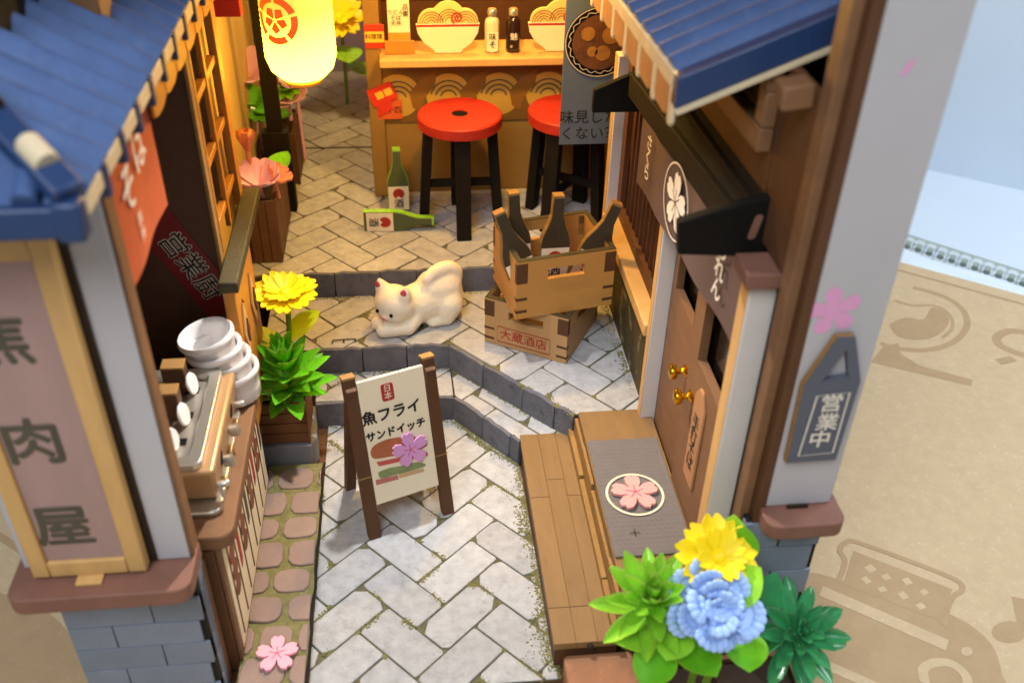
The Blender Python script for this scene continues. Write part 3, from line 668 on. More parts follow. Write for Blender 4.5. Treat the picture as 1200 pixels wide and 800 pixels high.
for (px_, py_) in ((224, 452), (214, 488), (201, 518)):
    p = Q(px_, py_, z=5.3); obj('cup_disc', B().lathe([(.0, 0), (.22, 0), (.24, .03), (.22, .06), (0, .06)], (p.x, p.y, 5.36), 18, ax=(1, -.1, .25)), ceram, em, smooth=40)
# ---- stack of four white cups
cupc = B().lathe([(.46, 0), (.5, .03), (.525, .30), (.545, .60), (.59, .63), (.62, .69), (.62, .76), (.58, .81), (.54, .79), (.50, .70), (.47, .3), (.40, .12), (.05, .1)], (0, 0, 0), 32)
me = mesh('cup', cupc, ceram, Vector((0, 0, 0)), 60)
names = ('topmost of the four stacked white cups on the stall counter', 'second white cup from the top of the leaning stack', 'third white cup from the top of the leaning stack', 'lowest white cup of the leaning stack, standing on the counter')
for k in range(4):
    c = bpy.data.objects.new('white_cup', me); COL.objects.link(c)
    p0 = Vector((-4.10, 17.55, 4.06)); p = p0 + Vector((-.12, .0, .31)) * (3 - k) + Vector((random.uniform(-.03, .03), random.uniform(-.03, .03), 0))
    c.location = p * S; c.rotation_euler = (.02, -.12 - .02 * (3 - k), 0); tag(c, names[k], 'cup', 'stack of white cups'); ORG[c.name] = p
# ================================================================== shop on the right
rs = thing('cherry_shop', (6.4, 17, -.6), 'brown and white miniature shop with sliding doors and a black awning', 'shop')
RY = 12.45
rb_ = obj('base_wall', Bx(6.05, 7.6, RY + .06, 13.0, -.62, 4.4), darkg, rs)
for r in range(7):
    z0 = -.6 + r * .71; x = 6.02 - (0 if r % 2 else .75)
    while x < 7.6:
        a = max(x, 6.02) + .02; e = min(x + 1.5, 7.62) - .02
        if e - a > .12: obj('brick', Bx(a, e, RY, RY + .2, z0 + .01, z0 + .695), brickm, rb_, bev=.01, seg=1)
        x += 1.5
lg = obj('ledge', B().prism(rrect(6.25, 7.78, 11.95, 12.75, .25, 5, (0, 0, 1, 1)), .34, (0, 0, 4.42)), ledgem, rs, bev=.03)
obj('ledge_tab', Bx(6.75, 7.15, 12.4, 12.46, 4.765, 4.83), burn, lg)
fw = obj('front_wall', Bx(6.36, 7.62, 12.5, 12.8, 4.77, 17), white, rs, bev=.02)
obj('corner_strip', Bx(6.17, 6.355, 12.48, 12.9, -.5, 17), woodd, rs, bev=.02)
obj('corner_strip', Bx(5.98, 6.165, 12.7, 13.1, -.5, 17), wood, rs, bev=.02)
obj('outer_wall', Bx(7.45, 7.62, 12.81, 42, -.6, 17), wood, rs)
# wall with sliding doors
XD = 5.92
def pane_frame(name, y0, y1, z0, z1, wy0, wy1, wz0, wz1, x0, x1, mat):
    d = obj(name, B().box(x0, x1, y0, y1, z0, wz0).box(x0, x1, y0, wy0, wz0, wz1).box(x0, x1, wy1, y1, wz0, wz1).box(x0, x1, y0, y1, wz1, z1), mat, rs)
    obj('window_pane', Bx(x0 + .3, x0 + .33, wy0 - .05, wy1 + .05, wz0 - .05, wz1 + .05), glass, d)
    return d
d1 = pane_frame('sliding_door', 16.62, 18.75, 1.62, 9.0, 16.9, 18.45, 5.85, 8.2, XD + .02, XD + .2, wood)
d2 = pane_frame('sliding_door', 13.9, 16.55, 1.62, 9.0, 14.3, 16.05, 5.6, 8.2, XD - .06, XD + .14, wood)
for (px_, py_, d) in ((793, 435, d1), (803, 464, d2)):
    p = Q(px_, py_, x=5.72); xx = XD + .02 if d is d1 else XD - .06
    obj('door_knob', B().lathe([(.15, -.02), (.16, .03), (.09, .06), (.06, .12), (.07, .2), (.16, .24), (.19, .3), (.17, .37), (.08, .41)], (xx, p.y, p.z), 18, ax=(-1, 0, 0)), gold, d, smooth=45)
obj('door_panel_line', Bx(XD - .066, XD - .06, 14.4, 14.43, 1.9, 5.3), burn, d2)
obj('inner_room_wall', Bx(7.1, 7.2, 13.2, 25.5, 1, 12), woodv, rs)
def wpost(y0, y1, x0, x1, z0, z1):
    p = obj('white_post', Bx(x0, x1, y0, y1, z0, z1), post, rs, bev=.03); obj('post_edge', Bx(x0 - .012, x0 - .002, y0 + .03, y1 - .03, z0, z1), lightw, p); return p
wpost(18.8, 19.12, 5.58, 5.98, 1.3, 9.3); fp = wpost(13.42, 13.85, 5.62, 6.12, .4, 9.2)
obj('post_cap', Bx(5.45, 6.3, 13.2, 13.95, 9.21, 9.5), ledgem, fp, bev=.03)
wpost(25.0, 25.4, 5.6, 6.0, 2.3, 9.0)
# window bay beyond the doors: sill, painted dado, red slats
obj('window_sill', Bx(5.5, 6.1, 19.15, 24.98, 4.0, 4.35), lightw, rs, bev=.03)
da = obj('dado_wall', Bx(5.75, 5.98, 19.15, 25.2, 1.5, 3.99), M('painted_dado', '#4d4020', .7, .5, .9, .3, 12, speck='#c9bb8c', speckamt=.9, speckscale=1.1), rs)
wf = obj('bay_window', B().box(5.9, 6.05, 19.15, 19.6, 4.36, 9.4).box(5.9, 6.05, 24.55, 24.98, 4.36, 9.4).box(5.9, 6.05, 19.6, 24.55, 4.36, 4.7).box(5.9, 6.05, 19.6, 24.55, 8.9, 9.4), woodd, rs)
obj('red_backing', Bx(6.12, 6.16, 19.6, 24.6, 4.6, 9.0), M('red_blind', '#7c1512', .6, .15, 1, .1), wf)
for k in range(11):
    y = 19.9 + k * .42; obj('slat', Bx(6.0, 6.1, y, y + .07, 4.71, 8.89), woodd, wf, bev=.01, seg=1)
# upper wall, beams and bracket frame
obj('upper_wall', Bx(5.98, 6.2, 14.45, 26, 9.55, 12.2), MATS['dark_brown_board'], rs)  # dark board puts the shade under the roof into its colour
obj('side_return', Bx(6.0, 6.16, 13.12, 14.44, 9.55, 12.6), woodd, rs)
ob = thing('upper_window', (6.2, 15, 11), None, None); ob.parent = rs; ob.location = (Vector((6.2, 15, 11)) - org(rs)) * S
obj('rail', B().beam((5.84, 14.5, 11.3), (5.84, 22, 11.0), .26, .42), wood, ob, bev=.03)
obj('rail', B().beam((5.84, 14.5, 12.35), (5.84, 16.7, 12.3), .26, .42), wood, ob, bev=.03)
obj('stile', B().beam((5.85, 14.7, 11.52), (5.85, 14.7, 12.13), .24, .4, up=(0, 1, 0)), wood, ob, bev=.03)
obj('stile', B().beam((5.85, 16.4, 11.48), (5.85, 16.4, 12.08), .24, .4, up=(0, 1, 0)), woodd, ob, bev=.03)
obj('opening_dark', Bx(5.965, 5.978, 14.9, 16.2, 11.55, 12.1), black, ob)  # black sheet on the wall, painting the dark of an opening
obj('cross_beam', B().beam((5.5, 13.5, 12.5), (6.0, 13.5, 12.55), .45, .4), wood, rs, bev=.05)
# ---- awning
aw = thing('awning', (5.4, 18, 9.2), None, None); aw.parent = rs; aw.location = (Vector((5.4, 18, 9.2)) - org(rs)) * S
nO, fO = Vector((5.6, 14.2, 9.32)), Vector((5.32, 22.38, 8.95)); up5 = BZ * .58
capn = [Q(795, 299, y=14.2), Q(868, 301, y=14.2), Q(930, 303, y=14.2), Q(955, 222, y=14.2), Q(880, 236, y=14.2), Q(795, 262, y=14.2)]
obj('end_cap', B().prism([(p.x, p.z) for p in capn], -.22, (0, 14.2, 0), BX, BZ), black, aw, bev=.03)
obj('cap_slot', B().prism(rrect(-.07, .07, -.24, .24, .06), .012, Q(885, 266, y=14.195), BX, Vector((.2, 0, 1)).normalized()), ledgem, aw)
obj('end_cap', B().prism([(4.52, 8.42), (5.75, 8.42), (5.9, 9.6), (4.52, 9.0)], -.2, (0, 22.6, 0), BX, BZ), black, aw, bev=.03)
obj('fascia', B().hexa([nO + BY * .23, nO + BY * .23 + BX * .14, fO + BX * .14, fO, nO + up5 + BY * .23, nO + up5 + BY * .23 + BX * .14, fO + up5 + BX * .14, fO + up5]), blackr, aw, bev=.02)
obj('awning_top', B().hexa([nO + Vector((.15, .23, .5)), Vector((5.97, 14.43, 10.3)), Vector((5.97, 22.4, 9.95)), fO + Vector((.15, -.05, .5)), nO + Vector((.15, .23, .56)), Vector((5.97, 14.43, 10.36)), Vector((5.97, 22.4, 10.0)), fO + Vector((.15, -.05, .56))]), black, aw)
obj('awning_batten', B().beam(nO + Vector((.24, .25, .84)), fO + Vector((.5, 0, .86)), .1, .12), blackr, aw)
# ---- mauve noren
nv = thing('mauve_noren', (5.5, 17, 7.6), 'dark mauve shop curtain with white brush writing and a circled blossom under the awning', 'curtain')
nA, nB = Vector((5.34, 20.75, 7.44)), Vector((5.66, 13.9, 7.6)); nd = (nB - nA); nd.z = 0; NL = nd.length; nd.normalize()
b = B(); n = 30; vs = []
for j in range(2):
    for i in range(n + 1):
        t = i / n; wv = .03 * math.sin(t * 16); q = nA.lerp(nB, t) + Vector((wv, 0, 0)); vs.append(q if j == 0 else q + BZ * (1.62 + .13 * i / n))
b.add(vs + [v + BX * .04 for v in vs], [(i, i + 1, n + 2 + i, n + 1 + i) for i in range(n)] + [(2 * n + 3 + i, 2 * n + 2 + i, 3 * n + 3 + i, 3 * n + 4 + i) for i in range(n)] + [(i + 1, i, 2 * n + 2 + i, 2 * n + 3 + i) for i in range(n)] + [(n, 2 * n + 1, 4 * n + 3, 3 * n + 2)])
obj('cloth', b, mauve, nv, smooth=60)
NU = nd; off_ = Vector((-.045, 0, 0))
def np_(t, h): return nA.lerp(nB, t) + BZ * h + off_
text('さ\nく\nら', whitei, nv, np_(.13, 1.0), NU, BZ, .42, .02, space=.85)
cN = np_(.445, .98)
obj('printed_ring', B().ribbon(circ(.82, 36), .04, cN, NU, BZ, .01, True), whitei, nv)
obj('printed_blossom', B().flat(sakura(.66, PI / 2), cN, NU, BZ, .01), whitei, nv)
b = B()
for k in range(7):
    a = PI / 2 + 2 * PI * k / 7; b.ribbon([(0, 0), (.3 * math.cos(a), .3 * math.sin(a))], .025, cN, NU, BZ, .02)
obj('printed_stamen', b, mauve, nv)
text('の\nれ\nん', whitei, nv, np_(.86, 1.0), NU, BZ, .5, .02, space=.85)
# ---- paper strip on the near door, door mat with blossom
dt = thing('door_tag', (5.8, 15.2, 3), 'brown wooden name tag with ink writing hung on the sliding door knob', 'tag')
ty = Q(803, 520, x=5.84).y
obj('board', B().prism([(-.34, -1.25), (.34, -1.25), (.34, 1.0), (.1, 1.3), (-.1, 1.3), (-.34, 1.0)], .06, (5.86, 15.35, 4.0), Vector((0, -1, 0)), BZ), M('tag_board', '#a87a52', .6, .1, 1.2, .2), dt, bev=.015)
text('手\n打\nそ\nば', ink, dt, (5.8, 15.35, 3.85), Vector((0, -1, 0)), BZ, .44, .01, space=.85, lift=.008)
mt = thing('door_mat', (4.9, 16, 1.68), 'grey woven door mat with a circled pink blossom in front of the doors', 'mat')
obj('mat', Bx(4.04, 5.82, 14.15, 17.95, L2 + .09, L2 + .14), matm, mt, bev=.015)
b = B()
for i in range(13):
    for j in range(28):
        cx, cy = 4.1 + i * .133 + (.066 if j % 2 else 0), 14.25 + j * .133
        if cx < 5.76 and cy < 17.9: b.prism([(-.058, 0), (0, -.058), (.058, 0), (0, .058)], .006, (cx, cy, L2 + .139))
wv = obj('weave', b, matm, mt); wv['kind'] = 'stuff'
mc = Q(744, 579, z=L2 + .16)
obj('printed_ring', B().ribbon(circ(.66, 40), .06, mc, BX, BY, .012, True), creamp, mt)
b = B(); 
for a in (0, PI / 2): b.ribbon([(-.12 * math.cos(a), -.12 * math.sin(a)), (.12 * math.cos(a), .12 * math.sin(a))], .02, Q(744, 624, z=L2 + .16), BX, BY, .012)
obj('cut_cross', b, ink, mt)
sakura_piece(mc + BZ * .02, BX, BY, .57, .3, M('salmon_card', '#e39c98', .5, .05, 1, .1), 'salmon pink blossom cut-out inside the ring of the door mat')
# ---- deck, riser strips, platform
dk = thing('wooden_deck', (3.2, 16, 0), 'low brown boarded deck beside the stone pavement', 'deck')
obj('deck_core', Bx(2.56, 3.9, 12.75, 19.3, -.04, .62), woodd, dk)
xs_ = (2.52, 3.0, 3.46, 3.92)
for i in range(3):
    for (y0, y1) in ((12.68, 13.62), (13.63, 17.0 + .6 * (i % 2)), (17.01 + .6 * (i % 2), 19.34)):
        obj('plank', Bx(xs_[i] + .002, xs_[i + 1] - .002, y0 + .002, y1 - .002, .63, .82), deckm, dk, bev=.005, seg=1)
obj('deck_pin', B().lathe([(.07, 0), (.07, .08), (.04, .1)], (3.3, 12.67, .72), 8, ax=(0, -1, .3)), burn, dk)
pf = thing('door_platform', (4.9, 16, 0), 'raised brown platform carrying the grey door mat', 'platform')
obj('platform_top', Bx(4.02, 5.9, 12.75, 19.14, .4, L2 + .08), deckm, pf, bev=.015)
for (y0, y1, z1) in ((18.0, 19.12, 1.5), (16.6, 17.98, 1.56), (14.4, 16.55, 1.42), (12.9, 14.35, 1.5)):
    obj('riser_strip', Bx(3.925, 4.01, y0, y1, .3, z1), edgew, pf, bev=.012, seg=1)
for (y0, y1) in ((17.4, 19.2), (14.2, 17.36), (12.72, 14.16)):
    obj('tread_strip', Bx(3.925 - .14, 3.92, y0, y1, .82, 1.02 + .08 * (y0 > 15)), edgew, pf, bev=.012, seg=1)
obj('step_stone', B().prism(rrect(2.72, 4.22, 11.2, 12.62, .1), 1.2, (0, 0, -.68)), M('step_stone', '#96684a', .7, .2, 1.0, .4, 12, speck='#c49a76', speckamt=.5, speckscale=1.6), bev=.05, label='brown stone step block at the front end of the deck', cat='step')
# ---- slate plaque and pink prints on the white front wall
pq = thing('slate_plaque', (6.9, 12.48, 6.0), 'house shaped slate plaque with white brush characters on the white wall', 'plaque')
P = lambda x, y: (lambda q: (q.x, q.z))(Q(x, y, y=12.44))
outl = [P(920, 538), P(977, 534), P(1006, 442), P(1000, 390), P(980, 391), P(940, 448)]
hole = [P(960, 444), P(992, 438), P(990, 405)]
b = B()
for pl_ in ([outl[0], outl[1], outl[2], hole[1], hole[0], outl[5]], [outl[2], outl[3], hole[2], hole[1]], [outl[5], hole[0], hole[2], outl[3], outl[4]]): b.prism(pl_, -.14, (0, 12.34, 0), BX, BZ)
obj('plate', b, plaqm, pq)
obj('plaque_edge', B().prism([(p[0] - .03, p[1]) for p in (outl[0], outl[5], outl[4], outl[3])] + [outl[3], outl[4], outl[5], outl[0]], -.1, (0, 12.36, 0), BX, BZ), edgew, pq)
fr = [P(933, 529), P(973, 525), P(993, 455), P(955, 459)]
obj('printed_border', B().ribbon(fr, .03, (0, 12.335, 0), BX, BZ, .012, True), whitei, pq)
for ch, px_, py_ in (('営', 974, 473), ('業', 969, 495), ('中', 960, 515)):
    q = Q(px_, py_, y=12.33); text(ch, whitei, pq, (q.x, 12.335, q.z), BX, BZ, .42, .015)
pc = Q(977, 365, y=12.49)
obj('printed_blossom', B().flat([(p[0] * 1.0, p[1]) for p in sakura(.46, PI / 2 + .2, False)], (pc.x, 12.497, pc.z), BX, BZ, .004), pinkl, fw)
pc = Q(1064, 80, y=12.49)
obj('printed_petal', B().flat([(p[0] * .07 + p[1] * .04, p[1] * .12 + p[0] * .04) for p in circ(1, 14)], (pc.x, 12.497, pc.z), BX, BZ, .004), pinkl, fw)
# ---- blue roof of this shop
KR2 = .42; RX, RYF, RZ = 4.3, 14.5, 12.45
rf2 = obj('roof', B().hexa([Vector((RX, RYF, RZ - .25)), Vector((RX + 4, RYF, RZ - .25 + 4 * KR2)), Vector((RX + 4, 28, RZ - .25 + 4 * KR2 - .6)), Vector((RX, 28, RZ - .85)), Vector((RX, RYF, RZ - .05)), Vector((RX + 4, RYF, RZ - .05 + 4 * KR2)), Vector((RX + 4, 28, RZ - .65 + 4 * KR2)), Vector((RX, 28, RZ - .65))]), blued, rs)
def rz(y): return RZ - .6 * (y - RYF) / 13.5
y = RYF + .28; s2 = Vector((1, 0, KR2)); n2 = Vector((-KR2, 0, 1)).normalized()
while y < 27:
    b = B(); vs = []; fs = []; n = 6
    for j in range(2):
        for i in range(n + 1):
            vs.append(Vector((RX, y + .62 * i / n, rz(y) - .05)) + s2 * (-.02 if j == 0 else 4) + n2 * (.02 + .17 * math.sin(PI * i / n) ** 1.2))
    k = len(vs); vs += [v - n2 * .03 - BZ * .0 if False else Vector((v.x, v.y, v.z)) - n2 * (.0) for v in vs]
    for i in range(n): fs += [(i + 1, i, n + 1 + i, n + 2 + i)]
    front = [Vector((RX - .02, y + .62 * i / n, rz(y) - .07)) for i in range(n + 1)]
    b.add(vs[:k] + front, fs + [(i, i + 1, k + i + 1, k + i) for i in range(n)]); obj('roof_tile_column', b, blue, rf2, smooth=60); y += .66
obj('verge_board', B().hexa([Vector((RX - .1, RYF - .12, RZ - .52)), Vector((RX + 4, RYF - .12, RZ - .52 + 4.1 * KR2)), Vector((RX + 4, RYF + .18, RZ - .52 + 4.1 * KR2)), Vector((RX - .1, RYF + .18, RZ - .52)), Vector((RX - .1, RYF - .12, RZ + .0)), Vector((RX + 4, RYF - .12, RZ + .0 + 4.1 * KR2)), Vector((RX + 4, RYF + .18, RZ + .0 + 4.1 * KR2)), Vector((RX - .1, RYF + .18, RZ + .0))]), blued, rf2, bev=.03)
obj('verge_lining', B().beam(Vector((RX - .08, RYF - .13, RZ - .56)), Vector((RX + 4, RYF - .13, RZ - .56 + 4.08 * KR2)), .1, .07), cream, rf2)
obj('eave_board', B().hexa([Vector((RX - .1, RYF + .2, RZ - .3)), Vector((RX + .02, RYF + .2, RZ - .3)), Vector((RX + .02, 28, RZ - .9)), Vector((RX - .1, 28, RZ - .9)), Vector((RX - .1, RYF + .2, RZ - .02)), Vector((RX + .02, RYF + .2, RZ - .02)), Vector((RX + .02, 28, RZ - .62)), Vector((RX - .1, 28, RZ - .62))]), cream, rf2, bev=.02)
y = RYF + .05; k = 0
while y < 27.5:
    ww = (.28, .95)[k % 2]; top = rz(y) - .28; dr = .62 if k % 2 == 0 else .56
    obj('eave_scallop', B().prism([(0, 0), (ww - .02, 0), (ww - .02, -dr + .08), (ww * .75, -dr), (ww * .25, -dr), (0, -dr + .08)], .08, (RX - .1, y, top), BY, BZ), (cream, M('scallop_board', '#a8754c', .55, .2, 1.2, .2) if 'scallop_board' not in MATS else MATS['scallop_board'])[k % 2], rf2, bev=.02)
    y += ww; k += 1
# ================================================================== noodle bar at the back
nb = thing('noodle_bar', (2, 31, L3), 'lit wooden noodle bar with patterned front at the end of the street', 'bar')
obj('post', Bx(-1.3, -.82, 30.1, 30.55, L3, 14), barw, nb, bev=.03)
fp_ = obj('front_panel', Bx(-.818, 6.3, 30.22, 30.4, L3, 6.95), barw, nb)
obj('front_band', Bx(-.81, 6.28, 30.17, 30.21, 5.05, 6.95), M('band_board', '#6d4c1e', .6, .12, 1.2, .15), nb)  # printed band, its brown darkened for the shade under the counter
for k in range(5):
    cx = -.35 + k * 1.62
    obj('printed_disc', B().flat(circ(.72, 26), (cx, 30.165, 5.95), BX, BZ, .004), ochre, fp_)
    for r_ in (.58, .42, .26): obj('printed_arc', B().ribbon(circ(r_, 16, 0, 0, .2, 2.9, True), .05, (cx, 30.163, 5.85), BX, BZ, .006), slateprint, fp_)
    obj('printed_leaf', B().flat([(.1, .1), (.5, .55), (1.0, .85), (.95, .35), (.6, -.1), (.45, -.55), (.2, -.4)], (cx + .25, 30.163, 5.95), BX, BZ, .008), M('fish_print', '#80561f', .6, .15) if 'fish_print' not in MATS else MATS['fish_print'], fp_)
obj('foot_rail', Bx(-.8, 6.2, 30.1, 30.16, L3, L3 + .12), cream, nb)
obj('counter', Bx(-.86, 6.3, 29.45, 31.2, 7.12, 7.38), lightw, nb, bev=.04)
obj('back_wall', Bx(-1.3, 6.5, 33.6, 33.8, L3, 14), orangew, nb)
obj('side_wall', Bx(-1.3, -1.1, 30.6, 33.6, L3, 14), barw, nb)
obj('back_shelf', Bx(-.8, 6.3, 31.9, 32.3, 8.62, 8.95), lightw, nb, bev=.03)
obj('shelf_post', Bx(3.2, 3.5, 31.9, 32.25, 8.96, 14), lightw, nb, bev=.03); obj('shelf_post', Bx(-.8, -.5, 31.9, 32.25, 8.96, 14), lightw, nb, bev=.03)
obj('under_shelf', Bx(-.8, 6.3, 32.35, 32.5, 7.0, 8.6), woodd, nb)
obj('bar_ceiling', Bx(-1.4, 6.6, 30.0, 34, 14.0, 14.2), wood, nb)
# menu card
mc_ = thing('menu_card', (-.18, 30.0, 7.39), 'cream and orange menu card standing at the end of the bar', 'menu card')
obj('card', Bx(-.55, .12, 30.0, 30.08, 7.75, 9.05), creamp, mc_, bev=.02)
obj('foot', Bx(-.68, .24, 29.93, 29.999, 7.4, 7.82), orangew, mc_, bev=.02); obj('lower_band', Bx(-.548, .118, 29.988, 29.999, 7.83, 8.05), M('orange_card', '#d98a2b', .6, .05), mc_)
text('品\n書', ink, mc_, (.0, 29.99, 8.72), BX, BZ, .2, .0, lift=.01); text('うどん\nそば\n天丼', ink, mc_, (-.3, 29.99, 8.5), BX, BZ, .17, .0, lift=.01)
def noodle_bowl(cx, label):
    t = thing('noodle_bowl', (cx, 29.95, 7.39), label, 'bowl', 'noodle bowl cut-outs on the bar')
    R_ = .98
    prof = [(-R_, .92), (R_, .92), (.93, .62), (.75, .32), (.45, .1), (.4, 0), (-.4, 0), (-.45, .1), (-.75, .32), (-.93, .62)]
    o = (cx, 30.05, 7.4)
    obj('bowl', B().prism(prof, .1, o, BX, BZ), creamp, t, bev=.015)
    nd_ = obj('noodles', B().prism([(-.88, .925)] + circ(.42, 8, -.5, .95, PI, PI * .45, True) + circ(.5, 8, .02, 1.1, PI * .8, PI * .25, True) + circ(.42, 8, .52, .95, PI * .55, 0, True) + [(.88, .925)], .09, o, BX, BZ), M('noodle', '#e3c27a', .6, .08) if 'noodle' not in MATS else MATS['noodle'], t, bev=.01)
    b = B(); p_ = (cx, 29.948, 7.4)
    for (qx, qy, a0, a1) in ((-.5, .93, 0.1, PI), (.05, 1.0, .1, PI), (.55, .93, 0.0, PI - .1)):
        for r_ in (.36, .28, .2, .12): b.ribbon(circ(r_, 10, qx, qy, a0, a1, True), .025, p_, BX, BZ, .014)
    obj('noodle_lines', b, M('noodle_line', '#8a6420', .6) if 'noodle_line' not in MATS else MATS['noodle_line'], nd_)
    obj('rim_line', B().ribbon([(-.96, .86), (.96, .86)], .07, (cx, 29.95, 7.4), BX, BZ, .006), redp, t)
    obj('fish_cake', B().ribbon([(.3 + (.02 + .012 * i) * math.cos(i * .7), 1.1 + (.02 + .012 * i) * math.sin(i * .7)) for i in range(16)], .05, p_, BX, BZ, .02), redp, t)
noodle_bowl(1.28, 'cream noodle bowl cut-out between the menu card and the jars'); noodle_bowl(4.75, 'cream noodle bowl cut-out beside the blue poster')
def jar(cx, body, lab, ch, inkm, label):
    t = thing('seasoning_jar', (cx, 30.0, 7.39), label, 'jar')
    obj('body', B().lathe([(.2, 0), (.23, .03), (.23, .9), (.2, 1.0), (.13, 1.08), (.13, 1.12)], (cx, 30.1, 7.39), 8), body, t, bev=.01)
    obj('cap', B().lathe([(.15, 0), (.16, .04), (.15, .16), (.12, .2)], (cx, 30.1, 8.515), 12), chrome, t, smooth=40)
    obj('label_paper', Bx(cx - .17, cx + .17, 29.872, 29.885, 7.45, 8.05), lab, t)
    text(ch, inkm, t, (cx, 29.868, 7.78), BX, BZ, .24, .01, lift=.008)
jar(2.66, clearg, creamp, '味\nそ', ink, 'pale seasoning jar with cream label on the bar'); jar(3.32, soy, soy, '魅\n。', whitei, 'dark seasoning jar with white writing on the bar')
# small red tags on the post
tg = thing('price_tag', (-1.0, 30.05, 7.9), 'square red and yellow price tag on the bar post', 'tag'); obj('card', Bx(-1.28, -.68, 30.03, 30.08, 7.55, 8.3), tagr, tg, bev=.03); obj('band', Bx(-1.275, -.685, 30.018, 30.029, 7.75, 8.08), tagy, tg); text('料理理', ink, tg, (-1.0, 30.016, 7.92), BX, BZ, .18, .01, lift=.006)
U2 = Vector((.92, 0, .38)); V2 = Vector((-.38, 0, .92)); o2 = Vector((-.85, 30.02, 6.05))
tg = thing('price_tag', o2, 'tilted red tag with yellow squares below the bar counter', 'tag'); obj('card', B().prism(rrect(-.42, .42, -.3, .3, .05), -.05, o2 + BY * .03, U2, V2), tagr, tg); 
for k in (-.2, .1): obj('square', B().prism(rrect(k - .01, k + .24, -.1, .14, .02), .012, o2 + BY * .025, U2, V2), tagy, tg)
tg = thing('price_tag', (-.6, 30.0, 5.4), 'orange paper tag with a red fold low on the bar post', 'tag'); obj('card', Bx(-1.05, -.25, 30.1, 30.14, 5.2, 5.85), M('orange_tag', '#c8582a', .6, .08), tg); text('十四', ink, tg, (-.5, 30.095, 5.5), BX, BZ, .26, lift=.006)
obj('fold', B().prism([(-1.0, 5.3), (-.55, 5.55), (-.6, 5.95), (-1.05, 6.0)], .03, (0, 30.09, 0), BX, BZ), tagr, tg)
# ---- stools
def stool(cx, cy, rot, label):
    t = thing('bar_stool', (cx, cy, L3), label, 'stool', 'red stools at the bar'); z = 5.75
    obj('seat', B().lathe([(.25, 0), (1.26, 0), (1.3, .04), (1.3, .33), (1.25, .38), (.25, .38), (.25, .2)], (cx, cy, z), 40, closed=True), redseat, t, smooth=35)
    obj('seat_hole_dark', B().lathe([(.0, 0), (.26, 0), (.26, .02), (0, .02)], (cx, cy, z + .33), 20), black, t)  # black disc set in the hole to paint its darkness
    for k in range(4):
        a = rot + k * PI / 2; d = Vector((math.cos(a), math.sin(a), 0)); obj('leg', B().beam(Vector((cx, cy, L3)) + d * 1.22, Vector((cx, cy, z - .005)) + d * .98, .46, .3, up=d), blackr, t, bev=.02)
    for k in range(2):
        a = rot + k * PI / 2; d = Vector((math.cos(a), math.sin(a), 0)); zz = 3.55 - k * .0 + .25 * k; obj('stretcher', B().beam(Vector((cx, cy, zz)) - d * 1.0, Vector((cx, cy, zz)) + d * 1.0, .16, .24), blackr, t, bev=.015)
stool(1.52, 28.25, -PI / 2 + .02, 'red round stool with black legs in front of the bar, beside the bottles')
stool(4.95, 28.35, -PI / 2 - .6, 'red round stool half hidden behind the blue poster')
# ---- bottles
BP = [(-.34, 0), (.34, 0), (.34, 1.05), (.3, 1.25), (.2, 1.5), (.13, 1.75), (.12, 2.2), (-.12, 2.2), (-.13, 1.75), (-.2, 1.5), (-.3, 1.25), (-.34, 1.05)]
def bottle(mw, label, mat, edge_m, k=1., group='flat wooden bottles'):
    o = mw.translation.copy(); t = thing('sake_bottle', o, label, 'bottle', group); U = mw.col[0].to_3d(); V = mw.col[1].to_3d(); Nn = U.cross(V).normalized()
    obj('body', B().prism([(x * k, y * k) for x, y in BP], .26, o - Nn * .13, U, V), mat, t, bev=.012)
    obj('side_edge', B().prism([(x * k * 1.05, y * k + (.012 if y > 1 else -.012)) for x, y in BP], .21, o - Nn * .105, U, V), edge_m, t); obj('neck_cap', B().prism([(-.125 * k, 2.205 * k), (.125 * k, 2.205 * k), (.125 * k, 2.26 * k), (-.125 * k, 2.26 * k)], .27, o - Nn * .135, U, V), edge_m, t)  # edge colour; bright green on the floor bottles paints their lit edges
    lb = obj('label_paper', B().flat([(-.335 * k, .08 * k), (.335 * k, .08 * k), (.335 * k, .95 * k), (-.335 * k, .95 * k)], o + Nn * .13, U, V, .006), creamp, t)
    obj('red_sun', B().flat(circ(.19 * k, 20, 0, .68 * k), o + Nn * .13, U, V, .012), redp, lb)
    obj('printed_hill', B().flat([(-.3 * k, .42 * k), (-.1 * k, .5 * k), (0, .6 * k), (.1 * k, .5 * k), (.3 * k, .42 * k)], o + Nn * .13, U, V, .016), creamp, lb)
    text('酒', ink, lb, o + U * 0 + V * (.3 * k) + Nn * .13, U, V, .34 * k, .01, lift=.018)
    return t
p = Q(468, 246, z=L3 + .02)
bottle(frame(p, (1, .04, 0), BZ), 'green bottle cut-out standing upright beside the bar post', bottleg, MATS['leaf_light'], .98)
p = Q(427, 258, z=L3 + .36)
Ul = Vector((-.08, -.12, 1)).normalized(); Vl = Vector((1, .06, .0)).normalized()
bottle(frame(Vector((p.x, p.y, L3 + .36)), Vector((0, -.02, 1)).normalized() * -1, Vector((1, -.06, 0))), 'green bottle cut-out lying on its side on the pavement', bottleg, MATS['leaf_light'], .98)
